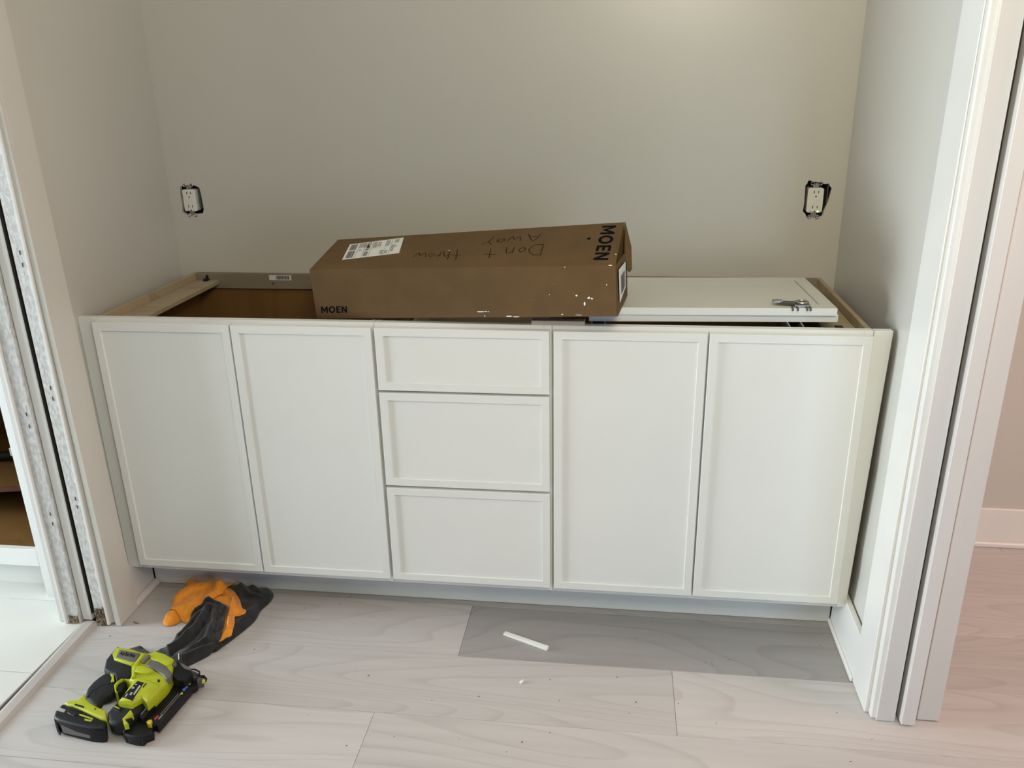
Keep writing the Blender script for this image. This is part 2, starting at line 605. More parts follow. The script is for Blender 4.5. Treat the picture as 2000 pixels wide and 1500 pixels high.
def rough_patch(x0, x1, z0, z1, y, amp, seed, nx=9, nz=12):
    mb = MB()
    rnd = random.Random(seed)
    v = []
    for j in range(nz + 1):
        for i in range(nx + 1):
            e = 0 if (j == nz or i in (0, nx)) else 1
            u = i / nx
            jag = rnd.uniform(-0.012, 0.006) if j == nz else 0
            v.append((x0 + (x1 - x0) * u, y - e * abs(rnd.gauss(0.6, 0.5)) * amp, z0 + (z1 - z0) * j / nz + jag))
    f = [(j * (nx + 1) + i, j * (nx + 1) + i + 1, (j + 1) * (nx + 1) + i + 1, (j + 1) * (nx + 1) + i) for j in range(nz) for i in range(nx)]
    mb.add(v, f)
    return mb


rough_patch(-0.086, -0.056, 0.002, 0.062, -0.1125, 0.004, 4).build('torn_wood', M['torn'], jl)['label'] = 'torn brown wood fibres'


def staple_holes(parent, x, y, zs):
    for z in zs:
        MB().hexa([(x - 0.0010, y - 0.0004, z - 0.006), (x + 0.0010, y - 0.0004, z - 0.006), (x + 0.0010, y + 0.001, z - 0.006), (x - 0.0010, y + 0.001, z - 0.006),
                   (x - 0.0015, y - 0.0004, z + 0.004), (x + 0.0008, y - 0.0004, z + 0.005), (x + 0.0008, y + 0.001, z + 0.005), (x - 0.0015, y + 0.001, z + 0.004)]
                  ).build('nail_hole', M['slot'], parent)


staple_holes(jl, -0.066, -0.1125, [0.385, 0.41, 0.70, 0.73, 1.05, 1.08])
# pocket door edge inside the slot
d1 = MB().box(-0.133, -0.1045, -0.106, 0.48, 0.010, 2.3, 0.002).build('door_1', M['trim'])
struct(d1, 'white pocket door seen edge-on in the left slot')
# far jamb
j2 = MB().box(-0.176, -0.136, -0.114, -0.098, 0.001, 2.3, 0.0015).build('trim_4', M['scraped'])
struct(j2, 'scraped jamb strip left of the pocket door with a broken notch at its foot')
rough_patch(-0.170, -0.140, 0.004, 0.030, -0.1145, 0.003, 9).build('torn_wood', M['torn'], j2)['label'] = 'broken brown notch'
staple_holes(j2, -0.150, -0.1145, [0.33, 0.36, 0.62, 0.655])
c2 = MB().box(-0.206, -0.186, -0.110, -0.02, 0.001, 2.3, 0.003).build('trim_5', M['trim_scuffed'])
struct(c2, 'white casing edge of the left doorway on the tiled side')
MB().box(-0.186, -0.175, -0.119, -0.10, 0.001, 2.3, 0.003).build('bead', M['trim'], c2)
# dark sheets added to paint the shade inside the slot
sl = MB().box(-0.100, -0.0605, 0.35, 0.36, 0.0, 2.3).build('pocket_shade_left', M['slot'])
struct(sl, 'dark sheets added for the shade inside the left pocket')
MB().box(-0.1044, -0.1035, -0.1035, 0.35, 0.030, 2.3).build('shade_sheet', M['slot'], sl)
MB().box(-0.0875, -0.0868, -0.108, 0.35, 0.004, 2.3).build('shade_sheet', M['slot'], sl)

# left baseboard + shoe
bl = MB().box(-0.047, -0.033, -0.022, 0.108, 0, 0.125, 0.001).box(-0.033, -0.013, -0.0215, 0.108, 0, 0.019, 0.006, 2).build('baseboard_left', M['trim_scuffed'])
struct(bl, 'short white baseboard under the left end of the cabinets')

# ---- right wall end
br = MB()
br.hexa([(1.990, -0.140, 0.001), (2.004, -0.140, 0.001), (2.010, 0.109, 0.001), (1.990, 0.109, 0.001),
         (1.994, -0.140, 0.138), (2.008, -0.140, 0.138), (2.012, 0.109, 0.138), (1.996, 0.109, 0.138)], 0.0012)
br.box(1.984, 1.992, -0.140, 0.109, 0.001, 0.016, 0.003)
bro = br.build('baseboard_right', M['trim'])
struct(bro, 'scuffed white baseboard under the right end of the cabinets')
cs = MB().hexa([(1.991, -0.246, 0.001), (2.030, -0.246, 0.001), (2.030, -0.140, 0.001), (1.991, -0.140, 0.001),
                (2.010, -0.246, 2.4), (2.045, -0.246, 2.4), (2.045, -0.140, 2.4), (2.010, -0.140, 2.4)], 0.0015).build('trim_7', M['trim'])
struct(cs, 'flat white door casing on the right alcove wall')
MB().hexa([(2.000, -0.266, 0.001), (2.030, -0.266, 0.001), (2.030, -0.247, 0.001), (2.000, -0.247, 0.001),
           (2.0065, -0.266, 2.4), (2.030, -0.266, 2.4), (2.030, -0.247, 2.4), (2.0065, -0.247, 2.4)], 0.004, 3).build('bead', M['trim'], cs)
def lean(x0, x1, y0, y1, z0, z1, k, bev, k2=None):
    k2 = k if k2 is None else k2
    return MB().hexa([(x0, y0, z0), (x1, y0, z0), (x1, y1, z0), (x0, y1, z0), (x0 + k * z1, y0, z1), (x1 + k2 * z1, y0, z1), (x1 + k2 * z1, y1, z1), (x0 + k * z1, y1, z1)], bev)


j3 = lean(2.0115, 2.0535, -0.272, -0.20, 0.001, 2.4, 0.006, 0.0012).build('trim_8', M['trim_scuffed'])
struct(j3, 'scuffed white jamb strip left of the right slot')
d2 = lean(2.0635, 2.0945, -0.286, 0.48, 0.006, 2.3, 0.007, 0.0012).build('door_2', M['trim_scuffed'])
struct(d2, 'white pocket door seen edge-on in the right slot, standing slightly proud')
j4 = lean(2.107, 2.157, -0.262, -0.20, 0.003, 2.4, 0.006, 0.0015, 0.001).build('trim_9', M['trim_scuffed'])
struct(j4, 'white jamb strip right of the pocket door, at the edge of the next room')
sl2 = MB().box(2.0530, 2.118, 0.30, 0.31, 0.0, 2.3).build('pocket_shade_right', M['slot'])  # dark sheets added in place of the shade in this pocket
struct(sl2, 'dark sheets added for the shade inside the right pocket')
lean(2.0615, 2.0630, -0.252, 0.30, 0.008, 2.3, 0.007, 0).build('shade_sheet', M['slot'], sl2)
lean(2.1000, 2.1065, -0.254, 0.30, 0.004, 2.3, 0.006, 0).build('shade_sheet', M['slot'], sl2)

# ------------------------------------------------------------------ vanity cabinets
ZB, ZT, ZC = 0.1345, 0.8713, 0.881
YB = 0.574


def shaker(name, x0, x1, z0, z1, parent, y=0.0, th=0.0185, fw=0.0205, rec=0.0045, label=None):
    """slim-frame door or drawer front; its panel is set back and is a child"""
    mb = MB()
    b = 0.0012
    o = [(x0, z0), (x1, z0), (x1, z1), (x0, z1)]
    i = [(x0 + fw, z0 + fw), (x1 - fw, z0 + fw), (x1 - fw, z1 - fw), (x0 + fw, z1 - fw)]
    o2 = [(x0 + b, z0 + b), (x1 - b, z0 + b), (x1 - b, z1 - b), (x0 + b, z1 - b)]
    ch = 0.0012
    i2 = [(x0 + fw + ch, z0 + fw + ch), (x1 - fw - ch, z0 + fw + ch), (x1 - fw - ch, z1 - fw - ch), (x0 + fw + ch, z1 - fw - ch)]
    rings = [[(p[0], y + th, p[1]) for p in o], [(p[0], y + b, p[1]) for p in o], [(p[0], y, p[1]) for p in o2],
             [(p[0], y, p[1]) for p in i], [(p[0], y + rec + 0.001, p[1]) for p in i2]]
    v = [q for rg in rings for q in rg]
    f = []
    for r in range(len(rings) - 1):
        for k in range(4):
            k2 = (k + 1) % 4
            f.append((r * 4 + k, r * 4 + k2, (r + 1) * 4 + k2, (r + 1) * 4 + k))
    f.append((3, 2, 1, 0))
    mb.add(v, f)
    ob = mb.build(name, M['cabinet'], parent)
    if label:
        ob['label'] = label
    MB().box(x0 + fw - 0.004, x1 - fw + 0.004, y + rec, y + th - 0.001, z0 + fw - 0.004, z1 - fw + 0.004).build('panel', M['cabinet'], ob)
    return ob


def carcass(root, x0, x1, rails, mid=None):
    ff = MB()
    y0, y1 = 0.0195, 0.0395
    ff.box(x0 + 0.0005, x0 + 0.020, y0, y1, 0.114, ZC, 0.0008)
    ff.box(x1 - 0.020, x1 - 0.0005, y0, y1, 0.114, ZC, 0.0008)
    for za, zb in rails:
        ff.box(x0 + 0.020, x1 - 0.020, y0, y1, za, zb, 0.0006)
    if mid:
        ff.box(mid - 0.014, mid + 0.014, y0 + 0.001, y1, 0.13, 0.85)
    ff.build('face_frame', M['cabinet'], root)
    for a in (x0 + 0.001, x1 - 0.013):
        MB().box(a, a + 0.012, 0.0395, YB, 0.114, ZC - 0.0005, 0.0006).build('side_panel', M['maple'], root)
    for a in (x0 + 0.0131, x1 - 0.0142):
        MB().box(a, a + 0.0011, 0.0395, YB - 0.0101, 0.146, 0.845).build('shade_veneer', M['veneer'], root)  # thin darker sheet added to paint the shade below the brace
    MB().box(x0 + 0.013, x1 - 0.013, YB - 0.010, YB, 0.114, ZC - 0.001).build('back_panel', M['veneer'], root)
    MB().box(x0 + 0.013, x1 - 0.013, YB - 0.020, YB - 0.010, 0.832, ZC, 0.0008).build('nailing_rail', M['rail'], root)
    MB().box(x0 + 0.013, x1 - 0.013, 0.0395, YB - 0.010, 0.130, 0.145).build('bottom_panel', M['veneer'], root)


A = thing('vanity_cabinet', (0.382, 0.3, 0.114), 'white two-door vanity base with open top at the left end, empty inside', 'cabinet', 'row of white vanity cabinets')
carcass(A, 0.0, 0.764, [(0.842, ZC), (0.114, 0.150)], 0.383)
shaker('door', 0.0031, 0.3820, ZB, ZT, A)
shaker('door', 0.3865, 0.7595, ZB, ZT, A)
MB().box(0.014, 0.090, 0.050, YB - 0.020, 0.846, 0.859, 0.001).build('corner_brace', M['maple'], A)
MB().box(0.013, 0.030, 0.0395, 0.075, 0.846, 0.869, 0.001).build('glue_block', M['maple'], A)
MB().box(0.044, 0.060, 0.535, 0.553, 0.859, 0.866, 0.002).box(0.050, 0.056, 0.548, 0.553, 0.864, 0.876).build('clip', M['black_plastic'], A)
lb = MB().box(0.262, 0.336, YB - 0.0206, YB - 0.0199, 0.861, 0.8775).build('barcode_sticker', M['paper'], A)
bars = MB()
x = 0.285
rb = random.Random(2)
while x < 0.330:
    w = rb.choice((0.0007, 0.0011, 0.0018))
    bars.box(x, x + w, YB - 0.0210, YB - 0.0205, 0.8635, 0.8755)
    x += w + rb.choice((0.0008, 0.0012))
bars.build('barcode', M['ink'], lb)['kind'] = 'stuff'
MB().tube([(0.274, YB - 0.0203, 0.851), (0.274, YB - 0.026, 0.851)], 0.003, 10).build('screw', M['dark_steel'], A)

B = thing('drawer_cabinet', (0.990, 0.3, 0.114), 'white three-drawer vanity base in the middle, between the two-door units', 'cabinet', 'row of white vanity cabinets')
carcass(B, 0.764, 1.2165, [(0.842, ZC), (0.114, 0.150), (0.685, 0.715), (0.412, 0.442)])
for za, zb in ((0.7043, ZT), (0.4306, 0.6972), (ZB, 0.4229)):
    shaker('drawer', 0.7689, 1.2111, za, zb, B)
for za, zb in ((0.715, 0.80), (0.45, 0.63), (0.16, 0.36)):
    mb = MB().box(0.785, 0.797, 0.042, 0.52, za, zb).box(1.183, 1.195, 0.042, 0.52, za, zb).box(0.797, 1.183, 0.042, 0.054, za, zb).box(0.797, 1.183, 0.508, 0.52, za, zb).box(0.797, 1.183, 0.054, 0.508, za, za + 0.008)
    mb.build('drawer_box', M['maple'], B)

C = thing('vanity_cabinet', (1.596, 0.3, 0.114), 'white two-door vanity base at the right end, loose doors lying on top', 'cabinet', 'row of white vanity cabinets')
carcass(C, 1.2165, 1.975, [(0.842, ZC), (0.114, 0.150)], 1.5941)
shaker('door', 1.2220, 1.5918, ZB, ZT, C)
shaker('door', 1.5964, 1.9709, ZB, ZT, C)
MB().box(1.880, 1.961, 0.044, YB - 0.020, 0.846, 0.858, 0.001).build('corner_brace', M['maple'], C)
MB().box(1.912, 1.930, 0.105, 0.125, 0.858, 0.863, 0.001).box(1.924, 1.936, 0.098, 0.110, 0.858, 0.861, 0.001).build('clip', M['black_plastic'], C)
for xa in (1.312, 1.786):
    s = MB().box(xa, xa + 0.003, 0.042, 0.50, 0.843, 0.8822).box(xa + 0.003, xa + 0.032, 0.042, 0.50, 0.855, 0.858).box(xa + 0.032, xa + 0.035, 0.042, 0.50, 0.843, 0.8822)
    s = s.build('slide_rail', M['steel'], C)
    MB().box(xa + 0.009, xa + 0.026, 0.040, 0.060, 0.858, 0.869, 0.001).build('latch', M['dark_steel'], s)

fl_l = MB().hexa([(-0.046, 0.0195, 0.114), (-0.0008, 0.0195, 0.114), (-0.0008, 0.038, 0.114), (-0.046, 0.038, 0.114),
                  (-0.0465, 0.0195, ZC), (-0.0008, 0.0195, ZC), (-0.0008, 0.038, ZC), (-0.0465, 0.038, ZC)], 0.001).build('filler_strip', M['cabinet'])
tag(fl_l, 'white filler strip between the left wall and the leftmost vanity door', 'filler')
fl_r = MB().hexa([(1.9758, 0.0195, 0.114), (1.999, 0.0195, 0.114), (1.999, 0.038, 0.114), (1.9758, 0.038, 0.114),
                  (1.9758, 0.0195, ZC), (2.019, 0.0195, ZC), (2.019, 0.038, ZC), (1.9758, 0.038, ZC)], 0.001).build('filler_strip', M['cabinet'])
tag(fl_r, 'tapered white filler strip between the rightmost vanity door and the right wall', 'filler')
tk = MB().box(-0.030, 1.989, 0.1105, 0.122, 0.001, 0.113, 0.0008).build('toe_kick_board', M['cabinet'])
tag(tk, 'long white toe-kick board recessed under the three vanity cabinets', 'toe kick')

# ------------------------------------------------------------------ loose doors, hinge, offcut
FRd, BRd, BLd, FLd = [at(px, py, z=0.9195) for px, py in ((1636, 602), (1565, 543), (1240, 543), (1209, 600))]
ex = (FRd - FLd)
ex.z = 0
ex.normalize()
ey = Vector((-ex.y, ex.x, 0))
LD, WD = 0.602, 0.330


def loose_door(z0, label, dx, dy, rot, groove=True):
    e1 = Vector((ex.x * math.cos(rot) - ex.y * math.sin(rot), ex.x * math.sin(rot) + ex.y * math.cos(rot), 0))
    e2 = Vector((-e1.y, e1.x, 0))
    o = FRd + Vector((dx, dy, 0))
    o.z = 0

    def p(a, b_, z):
        q = o - e1 * (LD - a) + e2 * b_
        return (q.x, q.y, z)
    root = thing('loose_door', (o.x - 0.30, o.y + 0.16, z0), label, 'cabinet door', 'unhung cabinet doors')
    th = 0.0182
    fw = 0.034
    fr = MB()
    for a0, a1, b0, b1 in ((0, LD, 0, fw), (0, LD, WD - fw, WD), (0, fw, fw, WD - fw), (LD - fw, LD, fw, WD - fw)):
        fr.hexa([p(a0, b0, z0), p(a1, b0, z0), p(a1, b1, z0), p(a0, b1, z0), p(a0, b0, z0 + th), p(a1, b0, z0 + th), p(a1, b1, z0 + th), p(a0, b1, z0 + th)])
    fr.build('door_frame', M['loose_door'], root)
    MB().hexa([p(0, -.0010, z0), p(LD, -.0010, z0), p(LD, -.0001, z0), p(0, -.0001, z0), p(0, -.0010, z0 + th - .0004), p(LD, -.0010, z0 + th - .0004), p(LD, -.0001, z0 + th - .0004), p(0, -.0001, z0 + th - .0004)]).build('front_edge', M['cabinet'], root)  # lighter strip added so the front edge looks brighter lit than the top
    g = 0.0006
    gr = 0.0022
    MB().hexa([p(fw + g, fw + g, z0 + .003), p(LD - fw - gr, fw + g, z0 + .003), p(LD - fw - gr, WD - fw - g, z0 + .003), p(fw + g, WD - fw - g, z0 + .003),
               p(fw + g, fw + g, z0 + th - .0004), p(LD - fw - gr, fw + g, z0 + th - .0004), p(LD - fw - gr, WD - fw - g, z0 + th - .0004), p(fw + g, WD - fw - g, z0 + th - .0004)]).build('panel', M['loose_door'], root)
    for b_ in (fw - 0.0004, ):
        MB().hexa([p(fw, fw, z0 + 0.001), p(LD - fw, fw, z0 + 0.001), p(LD - fw, WD - fw, z0 + 0.001), p(fw, WD - fw, z0 + 0.001),
                   p(fw, fw, z0 + 0.003), p(LD - fw, fw, z0 + 0.003), p(LD - fw, WD - fw, z0 + 0.003), p(fw, WD - fw, z0 + 0.003)]).build('rebate', M['subfloor'], root)
    return root, p


ld1, p1 = loose_door(0.8825, 'white slab cabinet door lying under another loose door on the right vanity', 0.006, 0.010, math.radians(0.6))
ld2, p2 = loose_door(0.9010, 'white cabinet door with a metal hinge, topmost of the loose pair', 0, 0, 0)
zt = 0.9010 + 0.0182
# hinge lying at the front right of the upper door
hg = MB()
hx0, hx1 = LD - 0.100, LD - 0.062
hg.hexa([p2(hx0, .004, zt), p2(hx1, .004, zt), p2(hx1 + .002, .044, zt), p2(hx0 + .004, .044, zt),
         p2(hx0, .004, zt + .006), p2(hx1, .004, zt + .006), p2(hx1 + .002, .044, zt + .008), p2(hx0 + .004, .044, zt + .008)], 0.001)
hgo = hg.build('hinge', M['steel'], ld2)
hgo['label'] = 'zinc cup hinge'
ring = [p2(hx0 + .021 + .014 * math.cos(a), .025 + .013 * math.sin(a), zt + .0095) for a in [k * math.pi / 8 for k in range(17)]]
MB().tube(ring, 0.0028, 8, False).build('cup_ring', M['steel'], hgo)
MB().hexa([p2(hx0 + .010, .015, zt + .0066), p2(hx0 + .032, .015, zt + .0066), p2(hx0 + .032, .034, zt + .0076), p2(hx0 + .010, .034, zt + .0076),
           p2(hx0 + .010, .015, zt + .0072), p2(hx0 + .032, .015, zt + .0072), p2(hx0 + .032, .034, zt + .0084), p2(hx0 + .010, .034, zt + .0084)]).build('cup', M['dark_steel'], hgo)
MB().hexa([p2(hx0 - .040, .022, zt + .004), p2(hx0 + .002, .012, zt + .003), p2(hx0 + .002, .030, zt + .003), p2(hx0 - .040, .034, zt + .004),
           p2(hx0 - .040, .022, zt + .011), p2(hx0 + .002, .012, zt + .010), p2(hx0 + .002, .030, zt + .010), p2(hx0 - .040, .034, zt + .011)], 0.001).build('arm', M['dark_steel'], hgo)
MB().hexa([p2(hx0 - .048, .020, zt + .006), p2(hx0 - .024, .020, zt + .006), p2(hx0 - .024, .038, zt + .006), p2(hx0 - .048, .038, zt + .006),
           p2(hx0 - .048, .020, zt + .013), p2(hx0 - .024, .020, zt + .013), p2(hx0 - .024, .038, zt + .013), p2(hx0 - .048, .038, zt + .013)], 0.002).build('arm_tip', M['steel'], hgo)
for a in (hx0 - .006, hx0 + .006, hx0 + .028, hx0 + .036):
    MB().tube([p2(a, .006, zt + .002), p2(a, -.006, zt + .001), p2(a, -.007, zt - .005)], 0.0022, 8).build('prong', M['dark_steel'], hgo)

of = MB()
of.box(1.166, 1.297, 0.0185, 0.0400, 0.8812, 0.8925, 0.0006)
oo = of.build('wood_offcut', M['scrap'])
tag(oo, 'short grey wood offcut lying on the cabinet edge under the carton', 'wood offcut')

# ------------------------------------------------------------------ carton
bFL = at(619, 622, z=0.875)
bFR = at(1205, 618, z=0.9265)
bBR = at(1224, 577, z=0.9265)
bBL = bFL + Vector((0.020, 0.20, 0.0))
tFL = at(604, 527, y=0.038)
tBL = at(660, 468, y=0.238)
tFR = at(1202, 518, y=-0.040)
tBR = at(1219, 434, y=0.160)
bx = thing('cardboard_box', (bFL + bFR + bBR + bBL) / 4, 'long brown cardboard carton with black lettering lying across the cabinets', 'box')


def face_grid(mb, P, nx, ny, amp, seed):
    v = []
    for j in range(ny + 1):
        for i in range(nx + 1):
            s, tt = i / nx, j / ny
            e = math.sin(math.pi * s) * math.sin(math.pi * tt)
            k = mnoise.noise(Vector((s * 4 + seed, tt * 2, seed * 1.7)))
            v.append(P(s, tt, amp * e * (0.5 + k)))
    f = [(j * (nx + 1) + i, j * (nx + 1) + i + 1, (j + 1) * (nx + 1) + i + 1, (j + 1) * (nx + 1) + i) for j in range(ny) for i in range(nx)]
    mb.add(v, f)


Pfront = quad_map(bFL, bFR, tFR, tFL)
Ptop = quad_map(tFL, tFR, tBR, tBL)
Pback = quad_map(bBR, bBL, tBL, tBR)
Pbot = quad_map(bBL, bBR, bFR, bFL)
Pleft = quad_map(bBL, bFL, tFL, tBL)
Pright = quad_map(bFR, bBR, tBR, tFR)
sh = MB()
A_ = 0.0
for P, nx, ny in ((Pfront, 16, 4), (Ptop, 16, 4), (Pback, 4, 2), (Pbot, 4, 2), (Pleft, 2, 2)):
    face_grid(sh, P, nx, ny, A_, 1)
sh.build('carton_body', M['card'], bx)
# open right end: dark sheet painting the shade inside, two flaps
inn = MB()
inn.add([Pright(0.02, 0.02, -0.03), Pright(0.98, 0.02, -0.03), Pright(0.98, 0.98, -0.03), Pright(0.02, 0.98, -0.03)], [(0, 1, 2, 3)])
inn.build('carton_shade', M['slot'], bx)


def slab(name, pts, th, mat, parent):
    """flat sheet of card from a loop of points"""
    pts = [Vector(p) for p in pts]
    n = len(pts)
    nr = (pts[1] - pts[0]).cross(pts[2] - pts[0]).normalized() * th
    mb = MB().add(pts + [p - nr for p in pts], [tuple(range(n)), tuple(range(2 * n - 1, n - 1, -1))] + [(i, n + i, n + (i + 1) % n, (i + 1) % n) for i in range(n)])
    return mb.build(name, mat, parent)


# lower end flap, carrying the white label
ef = slab('end_flap', [Pright(0.005, 0.0, 0.002), Pright(0.995, 0.0, 0.002), Pright(1.0, 0.52, 0.004), Pright(0.86, 0.66, 0.006), Pright(0.03, 0.985, 0.002)], 0.003, M['card'], bx)
ef['label'] = 'closed end flap with a white label'
# top flap sprung open at the back right corner
tf = slab('side_flap', [tBR + Vector((0.001, 0, 0)), at(1231.5, 483, y=0.150), at(1232.5, 526, y=0.125), at(1229, 531.5, y=0.118), at(1224, 527, y=0.112), at(1219, 490, y=0.128)], 0.003, M['card'], bx)
tf['label'] = 'end flap sprung open'
# print on the front face
ink = MB()


def st(P_inv_pts, P, s0, t0):
    return P(s0, t0)


def facest(P, px, py):
    """face coordinates of a pixel on a bilinear face (newton)"""
    s, tt = 0.5, 0.5
    d = (CF + (px - 1000) / FPX * CR - (py - 750) / FPX * CU)

    def pr(q):
        r = q - CP
        zc = r.dot(CF)
        return Vector((1000 + FPX * r.dot(CR) / zc, 750 - FPX * r.dot(CU) / zc))
    for _ in range(12):
        q = pr(P(s, tt))
        a = (pr(P(s + 1e-3, tt)) - q) / 1e-3
        b_ = (pr(P(s, tt + 1e-3)) - q) / 1e-3
        e = Vector((px, py)) - q
        det = a.x * b_.y - a.y * b_.x
        s += (e.x * b_.y - e.y * b_.x) / det
        tt += (a.x * e.y - a.y * e.x) / det
    return Vector((s, tt))


def block_letters():
    """the four heavy capitals as flat polygons, 2-D, height 1"""
    polys, x = [], 0.0
    w = 0.21
    # M
    M_ = [(0, 0), (w, 0), (w, .62), (.47, .12), (.53, .12), (1 - w, .62), (1 - w, 0), (1, 0), (1, 1), (1 - w, 1), (.5, .45), (w, 1), (0, 1)]
    polys.append([(p[0] * 1.05 + x, p[1]) for p in M_])
    x += 1.05 + .16
    n = 28
    ring_o = [(x + .5 + .5 * math.cos(k / n * 2 * math.pi), .5 + .52 * math.sin(k / n * 2 * math.pi)) for k in range(n)]
    ring_i = [(x + .5 + .28 * math.cos(k / n * 2 * math.pi), .5 + .31 * math.sin(k / n * 2 * math.pi)) for k in range(n)]
    for k in range(n):
        polys.append([ring_o[k], ring_o[(k + 1) % n], ring_i[(k + 1) % n], ring_i[k]])
    x += 1.0 + .18
    E_ = [(0, 0), (.66, 0), (.66, .19), (.22, .19), (.22, .41), (.60, .41), (.60, .59), (.22, .59), (.22, .81), (.66, .81), (.66, 1), (0, 1)]
    polys.append([(p[0] + x, p[1]) for p in E_])
    x += .66 + .17
    N_ = [(0, 0), (w, 0), (w, .63), (.84 - w, 0), (.84, 0), (.84, 1), (.84 - w, 1), (.84 - w, .37), (w, 1), (0, 1)]
    polys.append([(p[0] + x, p[1]) for p in N_])
    x += .84
    return polys, x


def put_brand(mb, P, ll, lr, ul, off=0.0005):
    a, b_, c = facest(P, *ll), facest(P, *lr), facest(P, *ul)
    polys, wd = block_letters()
    for pl in polys:
        tri_ = tessellate_polygon([[Vector((p[0], p[1], 0)) for p in pl]])
        mb.add([P(*(a + (b_ - a) * (p[0] / wd) + (c - a) * p[1]), off) for p in pl], [tuple(q) for q in tri_])


def put_text_quad(mb, body, P, ll, lr, ul, bold=0.03, off=0.0005, shear=0.0):
    """text between three pixel corners given in reading direction"""
    a, b_, c = facest(P, *ll), facest(P, *lr), facest(P, *ul)
    v, f, tw, th = text_mesh(body, bold, 1.0, shear)
    mb.add([P(*(a + (b_ - a) * (q.x / tw) + (c - a) * (q.y / th)), off) for q in v], f)


def bar_quad(mb, P, q, off=0.0005):
    """small printed rectangle given by pixel corners"""
    mb.add([P(*facest(P, *p), off) for p in q], [(0, 1, 2, 3)])


put_brand(ink, Pfront, (628, 611), (678, 610.5), (627, 598.5))
ink.build('lettering', M['ink'], bx)
ink = MB()
put_brand(ink, Ptop, (1176.5, 441.5), (1158.5, 508), (1204, 440.5))
ink.build('lettering', M['ink'], bx)
# arrow-like tear near the lettering
bar_quad(tm := MB(), Ptop, [(1145, 467), (1150, 464), (1155, 464.5), (1151, 469)])
tm.build('tear', M['ink'], bx)

# hand writing, upside down to the viewer:  Don't throw / Away
GL = {
    'D': [[(0, 0), (0.05, 1)], [(0.05, 1), (.6, .95), (1, .55), (.7, .1), (0, 0)]],
    'o': [[(.5, 1), (.1, .8), (0, .4), (.4, 0), (.9, .2), (1, .7), (.5, 1), (.3, .9)]],
    'n': [[(.0, .95), (0, 0)], [(0, .55), (.4, .95), (.8, .8), (.95, 0)]],
    't': [[(.45, 1.1), (.55, -.1)], [(0, .62), (1, .58)]],
    'h': [[(0, 1.1), (.05, 0)], [(.05, .45), (.5, .7), (.85, .5), (1, 0)]],
    'r': [[(0, .9), (.1, 0)], [(.1, .55), (.5, .9), (1, .8)]],
    'w': [[(0, 1), (.22, .05), (.5, .75), (.75, .05), (1, 1)]],
    'A': [[(0, 0), (.45, 1), (1, 0)], [(.15, .42), (.85, .40)]],
    'a': [[(.85, .9), (.3, .95), (0, .4), (.4, 0), (.8, .5), (.85, .95), (1, 0)]],
    'y': [[(0, 1), (.45, .45)], [(1, 1.05), (.45, .45), (0.1, -.5)]],
}
WR, let_of = [], []
for li, (ch, cx, cy, w, h) in enumerate((('D', 1046, 488, 26, 21), ('o', 1020, 488, 11, 9), ('n', 995, 489, 15, 13), ('t', 957, 495, 23, 16), ('t', 892, 497, 19, 16),
                                         ('h', 871, 498, 12, 15), ('r', 856, 497, 8, 9), ('o', 843, 498, 9, 7), ('w', 822, 498, 24, 9),
                                         ('A', 1042, 464, 25, 14), ('w', 1006, 466, 25, 9), ('a', 978, 470, 14, 7), ('y', 953, 473, 19, 10))):
    for st_ in GL[ch]:
        # upside down to the viewer
        WR.append([(cx - (x_ - .5) * w - (y_ - .5) * 5, cy + (y_ - .5) * h) for x_, y_ in st_])
        let_of.append(li)
pens = [MB() for _ in range(13)]
for li, ln in enumerate(WR):
    pts = [facest(Ptop, *p) for p in ln]
    # strokes are drawn in metres along the face, so scale t by the face aspect
    Lx, Ly = (tFR - tFL).length, (tBL - tFL).length
    m_ = [Vector((p.x * Lx, p.y * Ly)) for p in pts]
    # smooth
    sm = []
    for i in range(len(m_) - 1):
        for k in range(4):
            u = k / 4
            p0 = m_[max(i - 1, 0)]
            pa, pb = m_[i], m_[i + 1]
            p3 = m_[min(i + 2, len(m_) - 1)]
            sm.append(0.5 * ((2 * pa) + (pb - p0) * u + (2 * p0 - 5 * pa + 4 * pb - p3) * u * u + (3 * pa - p0 - 3 * pb + p3) * u ** 3))
    sm.append(m_[-1])
    stroke(pens[let_of[li]], sm, 0.0021, lambda a, b_, o: Ptop(a / Lx, b_ / Ly, o), 0.0005)
for pm in pens:
    pm.build('handwritten_letter', M['pen'], bx)['kind'] = 'stuff'

# shipping label with barcodes
lab = MB()
LQ = [facest(Ptop, *p) for p in ((668, 508), (779.5, 494.8), (789, 464), (683.5, 477.7))]
face_grid(lab, lambda u, w, off=0.0: Ptop(*(LQ[0] * (1 - u) * (1 - w) + LQ[1] * u * (1 - w) + LQ[2] * u * w + LQ[3] * (1 - u) * w), 0.0006 + off), 10, 5, 0.0, 2)
labo = lab.build('shipping_label', M['paper'], bx)
labo['label'] = 'white shipping label with barcodes'
La, Lb, Lc, Ld = LQ


def PL_(u, w, off=0.0009):
    q = La * (1 - u) * (1 - w) + Lb * u * (1 - w) + Lc * u * w + Ld * (1 - u) * w
    return Ptop(q.x, q.y, off)


